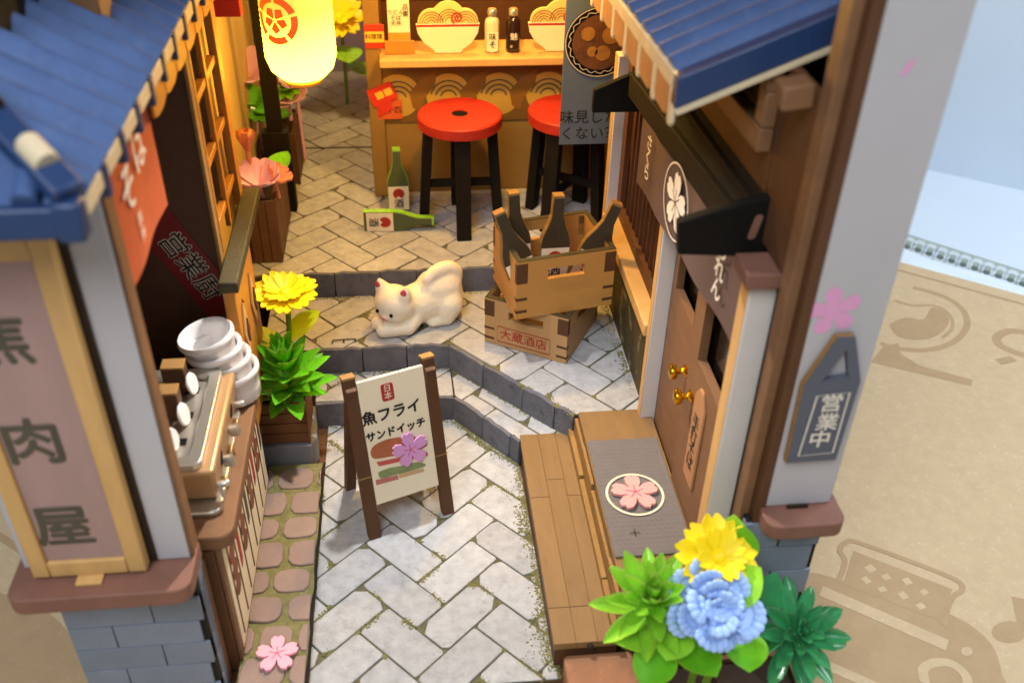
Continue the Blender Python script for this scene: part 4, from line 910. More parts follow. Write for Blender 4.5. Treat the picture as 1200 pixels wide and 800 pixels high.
# ---- crates
def crate(name, c, ang, w_, d_, z0, z1, mat, label, slotz, th=.14, cut=True):
    t = thing(name, (c[0], c[1], z0), label, 'crate'); m = Matrix.Translation(Vector((c[0], c[1], 0))) @ Matrix.Rotation(ang, 4, 'Z')
    hw, hd = w_ / 2, d_ / 2; sw = .52
    def wall(nm, x0, x1, y0, y1, along):
        b = B(m); a0, a1 = (x0, x1) if along == 'x' else (y0, y1); mid = (a0 + a1) / 2; s0, s1 = slotz
        def bb(p0, p1, q0, q1): b.box(p0, p1, y0, y1, q0, q1) if along == 'x' else b.box(x0, x1, p0, p1, q0, q1)
        bb(a0, a1, z0, s0); bb(a0, mid - sw, s0, s1); bb(mid + sw, a1, s0, s1); bb(a0, a1, s1, z1); 
        return obj(nm, b, mat, t)
    wall('long_side', -hw, hw, -hd, -hd + th, 'x'); wall('long_side', -hw, hw, hd - th, hd, 'x')
    wall('short_side', -hw, -hw + th, -hd + th, hd - th, 'y'); wall('short_side', hw - th, hw, -hd + th, hd - th, 'y')
    obj('floor_board', B(m).box(-hw + th, hw - th, -hd + th, hd - th, z0 + .02, z0 + .12), mat, t)
    for sx in (-1, 1):
        for sy in (-1, 1):
            for q in range(3):
                zz = z0 + (z1 - z0) * (.1, .32, .62)[q]; hq = (z1 - z0) * (.05, .05, .34)[q]; obj('finger_joint', B(m).box(min(sx * hw, sx * (hw - .3)) - (.006 if sx < 0 else 0), max(sx * hw, sx * (hw - .3)) + (.006 if sx > 0 else 0), min(sy * hd, sy * (hd - th)) - (.006 if sy < 0 else 0), max(sy * hd, sy * (hd - th)) + (.006 if sy > 0 else 0), zz, zz + hq), woodd, t)
    for sy in (-1, 1): obj('top_edge', B(m).box(-hw, hw, min(sy * hd, sy * (hd - th)), max(sy * hd, sy * (hd - th)), z1 + .001, z1 + .02), MATS['olive_sill'], t)
    for sx in (-1, 1): obj('top_edge', B(m).box(min(sx * hw, sx * (hw - th)), max(sx * hw, sx * (hw - th)), -hd + th, hd - th, z1 + .001, z1 + .02), MATS['olive_sill'], t)
    return t, m
a_l = math.atan2(-1.26, 2.17)
lc, ml = crate('carton_crate', (1.84 + .5 * 2.51 * math.cos(a_l) - 1.25 * math.sin(a_l), 22.55 + .5 * 2.51 * math.sin(a_l) + 1.25 * math.cos(a_l)), a_l, 2.5, 2.5, L2 + .02, 3.12, crate_k, 'brown printed crate at the bottom of the pile on the pavement', (2.55, 2.82))
pl = obj('printed_label', B(ml).box(-.85, .75, -1.262, -1.256, 1.78, 2.3), crate_k, lc)
U_c = Vector((math.cos(a_l), math.sin(a_l), 0)); Nc = Vector((math.sin(a_l), -math.cos(a_l), 0)); oc = ml @ Vector((-.05, -1.256, 2.03))
obj('printed_border', B().ribbon([(-.8, -.25), (.8, -.25), (.8, .25), (-.8, .25)], .03, oc, U_c, BZ, .012, True), redp, lc)
text('大蔵酒店', redp, lc, oc, U_c, BZ, .36, .01, lift=.012)
uc, mu = crate('bottle_crate', (3.72, 22.7), math.radians(11), 2.75, 2.2, 3.15, 4.92, crate_o, 'orange brown wooden crate full of bottles on top of the pile', (4.28, 4.6))
for (lx, ly, ta, tw, lab) in ((-.9, .35, -.05, .1, 'dark bottle standing at the rear corner of the crate'), (-.78, -.45, -.32, .25, 'dark bottle leaning left at the front of the crate'), (-.02, -.05, .04, .1, 'tallest dark bottle in the middle of the crate'), (.62, -.42, .36, -.1, 'dark bottle leaning right at the front of the crate')):
    base_ = mu @ Vector((lx, ly, 3.5)); V = Vector((math.sin(ta), .05, math.cos(ta))); Ux = Vector((math.cos(ta) * math.cos(tw), math.sin(tw), -math.sin(ta)));
    V = (V - Ux.normalized() * V.dot(Ux.normalized())).normalized()
    bottle(frame(base_, Ux.normalized(), V), lab, bottled, edgew, 1.16, 'bottles in the crate')
# ---- cat
ct_ = bpy.data.meshes.new('c'); cb = B()
def cap(a, b_, ra, rb, n=7):
    a = Vector(a); b_ = Vector(b_)
    for i in range(n): t = i / (n - 1); r = ra + (rb - ra) * t; cb.ell(a.lerp(b_, t), (r, r, r), None, 12, 8)
# cat modelled facing -u (towards the sign), then placed: local x runs rump -> head
def place_cat():
    head = Q(468, 350, y=23.25); o = Vector((.05, 23.75, L2)); ang = math.atan2(-.42, -1.0)
    m = Matrix.Translation(o) @ Matrix.Rotation(ang, 4, 'Z')
    cb.m = m
    cap((-.70, 0, .72), (.12, 0, .66), .66, .58)              # rump to chest
    cap((-.74, 0, 1.0), (-.45, 0, 1.0), .58, .56)             # raised hips
    cap((-.5, 0, .45), (.5, 0, .42), .5, .42)                 # belly
    cap((.1, 0, .68), (.6, .04, .78), .54, .48)               # shoulders
    HM = m @ Matrix.Translation((.80, .06, .90)) @ Matrix.Rotation(.55, 4, 'Z') @ Matrix.Rotation(.16, 4, 'Y')
    cb.m = HM
    cb.ell((0, 0, 0), (.54, .63, .55), None, 16, 11); cb.ell((.2, 0, -.16), (.36, .5, .34), None, 14, 9); cb.ell((.47, 0, -.14), (.14, .2, .13), None, 12, 8)
    for s in (-1, 1): cb.lathe([(.26, -.2), (.2, .1), (.05, .33)], (-.02, .38 * s, .40), 12, ax=(-.1, .34 * s, 1))
    cb.m = m
    for s in (-1, 1):
        cap((.3, .3 * s, .45), (.6, .46 * s, .24), .3, .24); cap((.6, .46 * s, .23), (1.28, .2 * s + .05, .2), .24, .22)   # forelegs folded on the ground
        cap((-.72, .36 * s, .6), (-.6, .48 * s, .25), .46, .27); cap((-.62, .46 * s, .2), (-.2, .44 * s, .18), .22, .19)  # hind legs
    tp = sm([(-1.05, 0, 1.0), (-1.12, .02, 1.36), (-.86, .06, 1.6), (-.45, .12, 1.62), (-.16, .2, 1.5)], 6)
    for i, p in enumerate(tp):
        r = .26 - .11 * (i / len(tp)) ** 2; cb.ell(p, (r, r, r), None, 10, 7)
    t = thing('cat_figurine', o, 'white cat figurine crouching with raised rump on the pavement', 'cat')
    tmp = bpy.data.objects.new('tmp', mesh('tmp', cb, catm, o)); COL.objects.link(tmp)
    r = tmp.modifiers.new('r', 'REMESH'); r.mode = 'VOXEL'; r.voxel_size = .055 * S; s_ = tmp.modifiers.new('s', 'SMOOTH'); s_.iterations = 6; s_.factor = .5
    me = bpy.data.meshes.new_from_object(tmp.evaluated_get(bpy.context.evaluated_depsgraph_get())); bpy.data.objects.remove(tmp)
    me.shade_smooth(); me.materials.clear(); me.materials.append(catm); me.name = 'cat_body'
    body = bpy.data.objects.new('body', me); COL.objects.link(body); body.parent = t; ORG[body.name] = o
    for s in (-1, 1):
        e = B(HM).ell((.535, .24 * s, .03), (.045, .055, .06), None, 10, 7); obj('eye', e, black, t, smooth=60)
        er = B(HM).ell((.09, .42 * s, .52), (.05, .10, .19), Matrix.Rotation(-.34 * s, 3, 'X') @ Matrix.Rotation(-.18, 3, 'Y'), 10, 7); obj('inner_ear', er, M('ear_pink', '#c05060', .5) if 'ear_pink' not in MATS else MATS['ear_pink'], t, smooth=60)
    obj('nose', B(HM).ell((.605, 0, -.08), (.04, .06, .04), None, 8, 6), skinp, t, smooth=60)
    b = B(HM)
    for s in (-1, 1): b.tube(sm([(.60, 0, -.15), (.59, .06 * s, -.19), (.565, .12 * s, -.17)], 3), .009, 5)
    obj('mouth', b, pinkd, t)
place_cat()
# ================================================================== folding street sign
SO = Vector((-1.30, 16.72, 0)); SU = Vector((1.85, .68, 0)).normalized(); SW = Vector((-SU.y, SU.x, 0)); SWID = 1.97
st = thing('folding_sign', (-.7, 17.8, 0), 'folding A-frame street sign with sandwich picture and dark brown legs', 'sign')
DEP, SH = 1.05, 4.2
FV = (SW * DEP + BZ * SH).normalized(); FL = math.hypot(DEP, SH); FN = SU.cross(FV).normalized()  # front plane axes
def sp(u, t, n=0): return SO + SU * u + FV * t + FN * n
def sbar(name, u0, u1, t0, t1, th, mat, back=False):
    b = B()
    if not back: P8 = [sp(u0, t0, -th), sp(u1, t0, -th), sp(u1, t1, -th), sp(u0, t1, -th), sp(u0, t0), sp(u1, t0), sp(u1, t1), sp(u0, t1)]
    else:
        BV = (-SW * DEP + BZ * SH).normalized(); o = SO + SW * 2 * DEP; bn = (-SU).cross(BV).normalized()
        f = lambda u, t, n=0: o + SU * u + BV * t + bn * n
        P8 = [f(u1, t0, -th), f(u0, t0, -th), f(u0, t1, -th), f(u1, t1, -th), f(u1, t0), f(u0, t0), f(u0, t1), f(u1, t1)]
    return obj(name, b.hexa(P8), mat, st, bev=.02)
for u0 in (-.14, SWID - .16):
    l = sbar('leg', u0, u0 + .3, 0, FL - .02, .22, MATS['dark_brown_board']); sbar('leg', u0 + .02, u0 + .28, 0, FL - .18, .22, MATS['dark_brown_board'], True)
    obj('leg_cap', B().hexa([sp(u0 - .01, FL - .01, -.26), sp(u0 + .31, FL - .01, -.26), sp(u0 + .31, FL - .01, .01), sp(u0 - .01, FL - .01, .01), sp(u0 - .01, FL + .06, -.26), sp(u0 + .31, FL + .06, -.26), sp(u0 + .31, FL + .06, .01), sp(u0 - .01, FL + .06, .01)]), edgew, st, bev=.01)
    obj('leg_notch', B().hexa([sp(u0 - .006, 1.72, -.2), sp(u0 + .306, 1.72, -.2), sp(u0 + .306, 1.75, -.2), sp(u0 - .006, 1.75, -.2), sp(u0 - .006, 1.72, .006), sp(u0 + .306, 1.72, .006), sp(u0 + .306, 1.75, .006), sp(u0 - .006, 1.75, .006)]), edgew, st)
pu0, pu1, pt0, pt1 = .17, SWID - .17, .92, FL - .12
pn = sbar('front_board', pu0, pu1, pt0, pt1, .1, creamp)
sbar('rear_board', pu0, pu1, pt0, pt1 - .2, .1, lightw, True)
stext = lambda s, m, u, t, z, **k: text(s, m, st, sp(u, t, .0), SU, FV, z, **k)
def spx(px, py):
    r = ray(px, py); t = (sp(0, 0) - CAM).dot(FN) / r.dot(FN); q = CAM + r * t - SO; return q.dot(SU), q.dot(FV)
u, t = spx(454, 459); obj('red_seal', B().prism(rrect(-.15, .15, -.22, .22, .06), .012, sp(u, t), SU, FV), redp, st); text('日\n本', creamp, st, sp(u, t, .012), SU, FV, .2, .01, space=.95, lift=.008)
u, t = spx(457, 484); stext('魚フライ', ink, u + .04, t, .37, bold=.03, shear=.0)
u, t = spx(463, 504); stext('サンドイッチ', ink, u + .02, t, .265, bold=.04, sx=.95)
# printed sandwich
def sprint(name, pts, mat, h): 
    q = [spx(*p) for p in pts]; obj(name, B().flat(q, sp(0, 0), SU, FV, h), mat, st)
bun = M('print_bun', '#a8603c', .6, .2, 3); sprint('printed_bun', sm([(434, 530), (438, 522), (455, 514), (480, 511), (496, 514), (500, 522), (480, 530), (455, 535), (438, 537), (434, 530)], 3)[:-1], bun, .008)
sprint('printed_filling', [(441, 541), (500, 529), (502, 533), (444, 546)], M('print_tomato', '#b8504a', .6, .15), .009)
sprint('printed_filling', sm([(443, 553), (456, 548), (472, 545), (490, 541), (499, 545), (482, 551), (462, 556), (446, 560), (443, 553)], 3)[:-1], M('print_lettuce', '#7f8a5a', .6, .3, 3), .009)
sprint('printed_bun', [(440, 562), (466, 556), (467, 561), (441, 568)], M('print_ham', '#b06a5e', .6, .1), .009)
sprint('printed_bun', [(467, 555), (496, 548), (497, 552), (468, 560)], M('print_crust', '#c09a70', .6, .1), .009)
u, t = spx(480, 525); sakura_piece(sp(u, t, .02), SU, FV, .46, PI / 2 + .1, M('lilac_card', '#cf93c4', .5, .05, 1, .1), 'lilac cherry blossom cut-out stuck on the folding sign', .06)
# ================================================================== plants
def leafmesh(name, L, W_, curl, mat, cupd=.12, th=.05, tip=.7, nu=9, nv=4):
    vs = []; fs = []
    for side in (1, -1):
        for i in range(nu + 1):
            t = i / nu; w_ = W_ * (math.sin(PI * min(1, t ** tip)) ** .75 if 0 < t < 1 else 0) + .012
            for j in range(-nv + 1, nv):
                s_ = j / (nv - 1); x = s_ * w_; z = curl * t * t + cupd * (s_ * s_) * w_ / max(W_, 1e-6) + side * th * (1 - s_ * s_) * (.25 + math.sin(PI * t)) * .5
                vs.append(Vector((x, L * t, z)))
    k = 2 * nv - 1; n = (nu + 1) * k
    for i in range(nu):
        for j in range(k - 1):
            a = i * k + j; fs.append((a, a + 1, a + k + 1, a + k)); fs.append((n + a + k, n + a + k + 1, n + a + 1, n + a))
    b = B().add(vs, fs); return mesh(name, b, mat, Vector((0, 0, 0)), 80)
def leafmat(p, az, el, roll=0, sc=1.): return Matrix.Translation(Vector(p)) @ Matrix.Rotation(az, 4, 'Z') @ Matrix.Rotation(el, 4, 'X') @ Matrix.Rotation(roll, 4, 'Y') @ Matrix.Scale(sc, 4)
def rosette(name, c, label, mats_, rings, L, W_, tilt=(0, 0), curl=.2, group=None, tip=.75, cat='plant'):
    t = thing(name, c, label, cat, group); me = leafmesh('leaf', L, W_, curl, mats_, tip=tip)
    R_ = Matrix.Rotation(tilt[0], 4, 'X') @ Matrix.Rotation(tilt[1], 4, 'Y')
    for (n, el, sc, z, a0) in rings:
        for k in range(n):
            a = a0 + 2 * PI * k / n + random.uniform(-.12, .12)
            m = Matrix.Translation(Vector(c)) @ R_ @ leafmat((0, 0, z), a, el + random.uniform(-.08, .08), random.uniform(-.15, .15), sc * random.uniform(.9, 1.08)) 
            m2 = m.copy(); inst('leaf', me, m2, t)
    return t
def petalmesh(name, L, W_, mat, notch=.12, curl=.15, lobes=1, cup=.0):
    pts = [(0, -.0)]; n = 9; vs = []; fs = []; rows = []
    prof = [(0, .2), (.3, .55), (.6, .9), (.8, 1.05), (.9, 1.05), (.96, .98), (1.0, .86)]
    for t, w_ in prof:
        row = []
        for j in range(-5, 6):
            s_ = j / 5; y = t * L
            if t > .8: y += L * (notch * (abs(math.sin(lobes * s_ * PI)) - .5)) * (t - .8) / .2
            row.append(Vector((s_ * w_ * W_, y, curl * t * t + cup * s_ * s_ * w_)))
        rows.append(row)
    for r_ in rows: vs += r_
    vs += [v - Vector((0, 0, .035)) for v in vs]; k = len(rows) * 11; NC = 11
    for i in range(len(rows) - 1):
        for j in range(NC - 1):
            a = i * NC + j; fs.append((a, a + 1, a + NC + 1, a + NC)); fs.append((k + a + NC, k + a + NC + 1, k + a + 1, k + a))
    for j in range(NC - 1): a = (len(rows) - 1) * NC + j; fs.append((a, a + 1, k + a + 1, k + a))
    for i in range(len(rows) - 1):
        a = i * NC; fs.append((a + NC, k + a + NC, k + a, a)); a = i * NC + NC - 1; fs.append((a, k + a, k + a + NC, a + NC))
    return mesh(name, B().add(vs, fs), mat, Vector((0, 0, 0)), 70)
def daisy(name, c, r, label, mat, n1, n2, tilt, base, cat='flower', stem=True, lv=(), leafmat_=None, group=None, el=(.15, .6)):
    t = thing(name, base, label, cat, group); R_ = Matrix.Rotation(tilt[0], 4, 'X') @ Matrix.Rotation(tilt[1], 4, 'Y'); C_ = Matrix.Translation(Vector(c)) @ R_
    me = petalmesh('petal', r, r * .29, mat, .16, .0, 1, .05)
    for (n, e, sc, a0, z) in ((n1, el[0], 1, 0, 0), (n2, el[1], .72, .3, .06)):
        for k in range(n): inst('petal', me, C_ @ leafmat((0, 0, z), a0 + 2 * PI * k / n, e + random.uniform(-.06, .06), 0, sc * random.uniform(.94, 1.05)), t)
    obj('flower_centre', B().ell(C_ @ Vector((0, 0, .08)), (r * .22, r * .22, r * .18), None, 12, 8), mat, t, smooth=60)
    obj('calyx', B().lathe([(.05, -r * .75), (r * .14, -r * .6), (r * .3, -r * .1), (r * .22, .0)], C_ @ Vector((0, 0, -.02)), 14, ax=R_ @ BZ), mat, t, smooth=60)
    if stem:
        q = C_ @ Vector((0, 0, -r * .7)); obj('stem', B().tube([Vector(base), Vector(base).lerp(q, .5) + Vector((.03, 0, 0)), q], .07, 8), twig, t, smooth=60)
    for (p, az, e, L, W_) in lv: inst('leaf', leafmesh('leaf', L, W_, .1, leafmat_ or leafl, tip=1.), leafmat(p, az, e), t)
    return t
# ---- left planter
obj('stone_block', B().prism([(-4.35, 19.4), (-2.95, 19.4), (-2.82, 19.7), (-2.86, 20.3), (-2.95, 20.6), (-2.93, 21.02), (-4.35, 21.02)], .8, (0, 0, 0)), M('plinth_stone', '#7c8088', .75, .15, 1.2, .4), bev=.03, label='grey stone block under the small wooden planter', cat='block')
def planter(name, x0, x1, y0, y1, z0, z1, label, rails=3, mat=planterw, th=.1):
    t = thing(name, ((x0 + x1) / 2, (y0 + y1) / 2, z0), label, 'planter'); h = (z1 - z0) / rails
    for k in range(rails):
        a, b_ = z0 + k * h + .015, z0 + (k + 1) * h - .015
        for (q0, q1, w0, w1) in ((x0, x1, y0, y0 + th), (x0, x1, y1 - th, y1), (x0, x0 + th, y0 + th, y1 - th), (x1 - th, x1, y0 + th, y1 - th)): obj('slat', Bx(q0, q1, w0, w1, a, b_), mat, t, bev=.012, seg=1)
    obj('liner', Bx(x0 + th + .005, x1 - th - .005, y0 + th + .005, y1 - th - .005, z0 + .02, z1 - .12), burn, t)
    for (q0, w0) in ((x0, y0), (x1, y0)): obj('corner_batten', Bx(q0 - .02, q0 + .02, w0 - .03, w0 + .1, z0, z1), mat, t)
    return t
planter('slatted_planter', -4.2, -2.98, 19.5, 20.85, .82, 2.15, 'small dark slatted planter on the grey stone block', 4)
c = Q(336, 440, y=20.1)
rosette('green_succulent', (c.x, c.y, 2.1), 'bright green pointed succulent in the slatted planter', leafm, [(9, .12, 1.0, .0, 0), (9, .4, 1.0, .2, .3), (8, .65, .95, .5, .1), (7, .9, .85, .75, .5), (6, 1.15, .75, .95, .2), (4, 1.4, .6, 1.1, .1)], 1.25, .24, (.15, -.0), .1)
c = Q(335, 346, y=20.75)
daisy('yellow_flower', c, .78, 'yellow plastic flower standing in the slatted planter', yel, 10, 9, (.12, .02), (-3.45, 20.65, 2.05), lv=((Vector((-3.4, 20.6, 3.3)), -1.1, .45, 1.15, .4), (Vector((-3.5, 20.6, 3.2)), 1.5, .25, 1.05, .4)), leafmat_=M('leaf_yellow', '#a9b81c', .35, .15, 1.5, .1, sss=.15, coat=.2), el=(.18, .42))
# ---- front right planter
planter('front_planter', 4.25, 7.5, 10.75, 12.2, -.68, .75, 'wooden planter crowded with flowers at the front corner of the shop', 2, wood, .14)
c = Q(766, 690, y=11.8)
rosette('light_succulent', (c.x, c.y, c.z - .55), 'light green pointed succulent at the deck end of the front planter', leafl, [(9, .05, 1.1, 0, 0), (9, .4, 1.05, .12, .3), (8, .75, .95, .3, .1), (7, 1.0, .85, .45, .4), (5, 1.25, .7, .55, 0)], 1.05, .155, (.35, -.1), .2, tip=1.1)
c = Q(930, 730, y=11.5)
rosette('dark_succulent', (c.x, c.y, c.z - .35), 'dark green rosette succulent beside the blue flower', leafd, [(10, .05, 1.12, 0, 0), (9, .38, 1.0, .1, .3), (8, .7, .85, .2, .1), (5, 1.0, .65, .3, .4), (4, 1.3, .45, .35, 0)], 1.02, .145, (.55, .1), .14, tip=1.5)
c = Q(840, 652, y=11.9)
daisy('yellow_flower', c, .74, 'yellow plastic flower behind the blue flower in the front planter', yel, 9, 8, (.55, .05), (c.x + .1, c.y + .1, .6), lv=((Vector((c.x + .35, c.y + .3, c.z - .3)), -.3, 1.0, .8, .3),), el=(.1, .5))
c = Q(834, 708, y=11.3)
t = thing('blue_flower', (c.x, c.y + .2, .6), 'frilled pale blue flower in the middle of the front planter', 'flower')
C_ = Matrix.Translation(c) @ Matrix.Rotation(.75, 4, 'X') @ Matrix.Scale(1.02, 4)
def frill(L, W_, bumps):
    b = B(); pm = petalmesh('petal', L, W_, bluef, .1, .06, 1, .06)
    b.v = [v.co / S for v in pm.vertices]; b.f = [tuple(p.vertices) for p in pm.polygons]; bpy.data.meshes.remove(pm)
    for k in range(bumps):
        a = -1.15 + 2.3 * k / (bumps - 1); b.ell((W_ * 1.02 * math.sin(a), L * .78 + W_ * .75 * math.cos(a), .05), (.1, .12, .055), None, 10, 7)
    for k in range(3): b.ell((W_ * (k - 1) * .55, L * .62, .06), (.08, .09, .06), None, 8, 6)
    return mesh('petal', b, bluef, Vector((0, 0, 0)), 75)
f1 = frill(.74, .27, 6); f2 = frill(.52, .2, 5); f3 = frill(.3, .13, 4)
for (me_, n, el, a0, z) in ((f1, 6, .0, 0, 0), (f1, 5, .3, .5, .06), (f2, 4, .6, .1, .14), (f3, 4, .9, .4, .2)):
    for k in range(n): inst('petal', me_, C_ @ leafmat((0, 0, z), a0 + 2 * PI * k / n + random.uniform(-.2, .2), el + random.uniform(-.2, .2), random.uniform(-.45, .45), random.uniform(.8, 1.12)), t)
obj('stem', B().tube([(c.x, c.y + .2, .6), c], .08, 8), twig, t, smooth=60)
# rounded leaves around the flowers
rl = thing('round_leaves', (5.4, 11.4, .6), 'ring of rounded bright green leaves under the blue flower', 'plant')
lm = leafmesh('leaf', 1.05, .42, .12, leafl, cupd=.1, th=.05, tip=1.05, nu=8); lm2 = leafmesh('leaf', 1.05, .42, .12, leafm, cupd=.1, th=.05, tip=1.05, nu=8)
for (px_, py_, yy, az, el, sc, m_) in ((800, 728, 11.3, 1.9, .5, 1.05, lm), (872, 690, 11.4, -1.2, .75, .95, lm), (790, 752, 11.1, 2.6, -.1, .9, lm), (748, 748, 11.3, 1.9, .1, 1.0, lm), (815, 768, 11.0, 3.6, -.1, 1.05, lm2), (872, 760, 11.0, 3.0, -.1, 1.0, lm2), (770, 775, 11.0, 2.4, -.5, 1.0, lm2), (868, 735, 11.1, -1.9, .2, .8, lm2), (900, 700, 12.0, -.6, .9, 1.0, leafmesh('leaf', 1.05, .3, .1, leafd, tip=1.0)), (868, 640, 12.1, -.4, 1.1, .8, lm2)):
    q = Q(px_, py_, y=yy); d = Matrix.Rotation(az, 4, 'Z') @ Matrix.Rotation(el, 4, 'X') @ Vector((0, .5 * sc, 0)); inst('leaf', m_, leafmat(q - d, az, el, 0, sc), rl)
obj('stem', B().tube([(5.4, 11.4, .4), (5.45, 11.35, 1.4), (5.4, 11.3, 2.2)], .08, 8), twig, rl, smooth=60)
# ---- pink flowers by the lamp post
planter('flower_crate', -4.88, -4.08, 26.05, 29.0, L3 + .02, 4.45, 'tall narrow wooden crate planter with pink flowers beside the lamp post', 1, woodd, .12)
for (y0, y1) in ((26.05, 27.0), (27.03, 28.0), (28.03, 29.0)): obj('upright_board', Bx(-4.078, -4.04, y0, y1, L3 + .02, 4.5), woodd, bpy.data.objects['flower_crate'], bev=.01)
for (x0, x1) in ((-4.88, -4.62), (-4.6, -4.36), (-4.34, -4.06)): obj('upright_board', Bx(x0, x1, 26.0, 26.045, L3 + .02, 4.5), MATS['brown_board'], bpy.data.objects['flower_crate'], bev=.01)
def tulip(name, c, r, label, mat, n, el, base, tilt=(0, 0), lv=(), grp='pink plastic flowers'):
    t = thing(name, base, label, 'flower', grp); C_ = Matrix.Translation(Vector(c)) @ Matrix.Rotation(tilt[0], 4, 'X') @ Matrix.Rotation(tilt[1], 4, 'Y'); me = petalmesh('petal', r, r * .42, mat, .1, .12, 1, .12)
    for k in range(n): inst('petal', me, C_ @ leafmat((0, 0, 0), 2 * PI * k / n, el + random.uniform(-.15, .15)), t)
    obj('stem', B().tube([base, Vector(base).lerp(Vector(c), .5), c], .07, 8), mat, t, smooth=60)
    for (p, az, e, L, W_) in lv: inst('leaf', leafmesh('leaf', L, W_, .1, leafm, tip=1.), leafmat(p, az, e), t)
c = Q(290, 178, y=26.6); tulip('pink_flower', c, .62, 'peach tulip bud on a pink stem by the lattice window', peach, 5, 1.15, (c.x + .1, 26.7, 4.3))
c = Q(304, 218, y=26.3); tulip('pink_flower', c, .78, 'open pink flower on the edge of the crate planter', pinkf, 6, .6, (c.x, 26.6, 4.2), (.3, .1), ((c + Vector((.2, .6, -.1)), -.6, .4, 1.1, .4),))
c = Q(322, 212, y=26.5); tulip('pink_flower', c, .5, 'small peach pink petal cluster beside the open pink flower', peach, 4, .5, (c.x, 26.8, 4.2), (.1, .6))
for k, (px_, py_, r, lab) in enumerate(((292, 92, 1.0, 'large mauve pink blossom behind the lamp pole'), (338, 118, .8, 'pink blossom low beside the lantern'), (346, 100, .7, 'pink bud half hidden under the lantern'))):
    c = Q(px_, py_, y=32.2 + k * .3); tulip('pink_flower', c, r, lab, pinkf, 7, .55, (c.x, c.y + .4, L3), (.5, 0), ((c + Vector((-.2, .3, -1.0)), 1.2, .2, 1.6, .7), (c + Vector((.1, .2, -1.6)), -1.5, .1, 1.2, .5)) if k == 0 else ())
rosette('green_plant', Q(300, 128, y=31.8), 'leafy green plant behind the lamp pole', leafm, [(6, .2, 1, 0, 0), (5, .7, .8, .2, .3)], .9, .32, (.4, 0), .1, tip=1.)
rosette('green_plant', Q(336, 108, y=32.6), 'light green rosette plant between lamp pole and lantern', leafl, [(9, .3, 1, 0, 0), (7, .8, .8, .1, .3)], .6, .16, (.6, 0), .1)
planter('flower_crate', -4.9, -3.9, 31.2, 33.4, L3 + .02, 4.3, 'dark wooden crate planter far back beside the lantern', 1, woodd, .12)
c = Q(398, 22, y=38.0); daisy('yellow_flower', c, .95, 'yellow flower with green leaves in the far alley', yel, 8, 6, (.6, 0), (c.x, c.y + .3, L3), lv=((c + Vector((.1, -.2, -1.0)), 3.3, -.2, 1.4, .6), (c + Vector((.2, -.2, -1.6)), 3.9, -.3, 1.3, .5), (c + Vector((-.2, -.2, -.9)), 2.0, .2, 1.4, .6)))
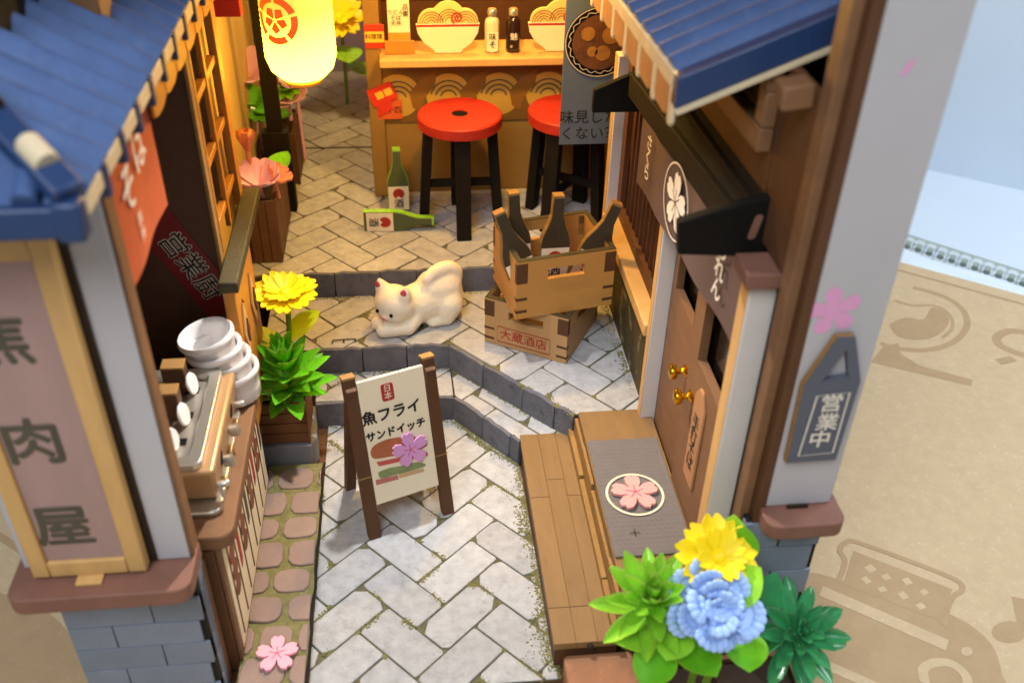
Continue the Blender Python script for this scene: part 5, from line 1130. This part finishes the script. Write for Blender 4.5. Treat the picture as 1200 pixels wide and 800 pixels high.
# ================================================================== lamp post, lantern, alley walls, poster
lp = thing('lamp_post', (-4.28, 29.4, L3), 'black wooden lamp post with a heavy foot beside the flower crate', 'lamp post')
obj('pole', Bx(-4.5, -4.02, 29.3, 29.6, 5.1, 15), blackr, lp, bev=.03); obj('foot', B().prism([(-4.72, L3), (-3.86, L3), (-3.84, 5.2), (-4.66, 5.2)], -.45, (0, 29.22, 0), BX, BZ), blackr, lp, bev=.03)
obj('arm', Bx(-4.4, -2.4, 26.6, 26.9, 13.2, 13.5), blackr, lp, bev=.02); obj('arm', Bx(-4.4, -4.1, 26.91, 29.29, 13.2, 13.5), blackr, lp, bev=.02)
LY = 26.2; lc_ = Q(350, 40, y=LY)
def lantern():
    t = thing('paper_lantern', (lc_.x, LY, 8.1), 'glowing yellow paper lantern with a red crest hanging over the upper pavement', 'lantern')
    m = bpy.data.materials.new('lantern_paper'); m.use_nodes = True; nt = m.node_tree; N = nt.nodes; L = nt.links; p = N['Principled BSDF']
    tc = N.new('ShaderNodeTexCoord'); sx = N.new('ShaderNodeSeparateXYZ'); L.new(tc.outputs['Object'], sx.inputs[0])
    mr = N.new('ShaderNodeMapRange'); mr.inputs[1].default_value = .4 * S; mr.inputs[2].default_value = 2.0 * S; mr.inputs[3].default_value = 20; mr.inputs[4].default_value = 1.15; L.new(sx.outputs[2], mr.inputs[0])
    p.inputs['Base Color'].default_value = (.8, .6, .2, 1); p.inputs['Emission Color'].default_value = (1, .52, .03, 1); L.new(mr.outputs[0], p.inputs['Emission Strength'])
    prof = [(.35, 0), (.62, .1), (.84, .32), (.93, .6)]
    z = .6
    while z < 4.6: z += .09; prof += [(.955, z), (.93, z + .045)]; z += .045
    obj('paper', B().lathe(prof, (lc_.x, LY, 8.1), 36), m, t, smooth=60)
    obj('base_ring', B().lathe([(.3, -.08), (.5, -.08), (.52, 0), (.4, .03)], (lc_.x, LY, 8.1), 24), orangew, t, smooth=40)
    obj('cord', B().tube([(lc_.x, LY, 12.7), (lc_.x, 26.7, 13.2)], .04, 6), black, t); obj('top_ring', B().lathe([(.5, 0), (.7, 0), (.7, .2), (.5, .2)], (lc_.x, LY, 12.68), 24), black, t)
    cm = bpy.data.materials.new('crest_red'); cm.use_nodes = True; q = cm.node_tree.nodes['Principled BSDF']; q.inputs['Base Color'].default_value = (.6, .04, .01, 1); q.inputs['Emission Color'].default_value = (1, .12, .01, 1); q.inputs['Emission Strength'].default_value = .75
    a_c = math.atan2(-LY, 0 - lc_.x) - .62; zc = 9.95
    def wrap(u, v): a = a_c + u / .97; return Vector((lc_.x + .972 * math.cos(a), LY + .972 * math.sin(a), zc + v))
    def patch(pts):
        b = B(); n = len(pts) // 2; vs = [wrap(*p_) for p_ in pts]
        b.add(vs, [(i, i + 1, len(pts) - 2 - i, len(pts) - 1 - i) for i in range(n - 1)]); return b
    for k in range(5):
        a0 = 2 * PI * k / 5 + PI / 2 + .08; a1 = a0 + 2 * PI / 5 - .16
        obj('crest', patch(circ(.62, 8, 0, 0, a0, a1, True) + circ(.44, 8, 0, 0, a1, a0, True)), cm, t)
        mid = (a0 + a1) / 2; obj('crest', patch([(r_ * math.cos(a_), r_ * math.sin(a_)) for r_, a_ in ((.06, mid - .4), (.28, mid - .5), (.36, mid), )] + [(r_ * math.cos(a_), r_ * math.sin(a_)) for r_, a_ in ((.36, mid), (.28, mid + .5), (.06, mid + .4))]), cm, t)
lantern()
al = obj('alley_wall', Bx(-5.6, -5.3, 22.7, 43, -.5, 15), M('alley_plaster', '#b99a54', .7, .12, .5, .1), kind='structure')
obj('alley_end_wall', Bx(-5.6, -1.2, 42.0, 42.3, -.5, 15), purp, kind='structure')
b = B(); vs = []; n = 16
for j in range(2):
    for i in range(n + 1): vs.append((-5.28 + i * .05, 33.9 + .12 * math.sin(i * 1.7), 4.2 if j == 0 else 13))
b.add(vs + [(v[0], v[1] + .05, v[2]) for v in vs], [(i, i + 1, n + 2 + i, n + 1 + i) for i in range(n)] + [(2 * n + 3 + i, 2 * n + 2 + i, 3 * n + 3 + i, 3 * n + 4 + i) for i in range(n)])
obj('side_curtain', b, curtm, smooth=70, label='pale pleated curtain behind the lattice window', cat='curtain')
rt = Q(262, 8, y=24.5); obj('red_sign', Bx(rt.x - .5, rt.x + .42, 24.3, 24.7, rt.z - .2, rt.z + 1.6), tagr, bev=.03, label='small red hanging box sign above the amber lattice', cat='sign')
ps = thing('hanging_poster', (5.1, 26.5, 5.8), 'blue grey hanging poster with a noodle bowl picture and black writing', 'poster')
obj('sheet', Bx(4.36, 6.0, 26.5, 26.56, 5.8, 11.2), lamg, ps, bev=.01)
pc = Q(703, 50, y=26.49)
obj('bowl_print', B().flat(circ(1.0, 40), (pc.x, 26.49, pc.z), BX, BZ, .006), black, ps); obj('soup_print', B().flat(circ(.78, 36), (pc.x, 26.49, pc.z), BX, BZ, .012), soup, ps)
obj('rim_print', B().ribbon(circ(.97, 40), .03, (pc.x, 26.49, pc.z), BX, BZ, .014, True), cream, ps); obj('rim_print', B().ribbon([(r_ * math.cos(a_), r_ * math.sin(a_)) for r_, a_ in [(.86 + .04 * math.sin(i * 2.1), 2 * PI * i / 60) for i in range(60)]], .025, (pc.x, 26.49, pc.z), BX, BZ, .014, True), cream, ps)
for (dx, dz, r_) in ((-.35, .25, .2), (.1, -.3, .22), (.3, .2, .25), (-.2, -.25, .15)): obj('topping_print', B().flat(circ(r_, 14, dx, dz), (pc.x, 26.49, pc.z), BX, BZ, .018), M('topping%d' % int(r_ * 100), '#a8702e', .6, .4, 3), ps)
q = Q(687, 138, y=26.49); text('味見した', ink, ps, (q.x + .08, 26.49, q.z), BX, BZ, .44, .0); q = Q(687, 157, y=26.49); text('くない？', ink, ps, (q.x + .08, 26.49, q.z), BX, BZ, .44, .0)
bpy.context.view_layer.update()
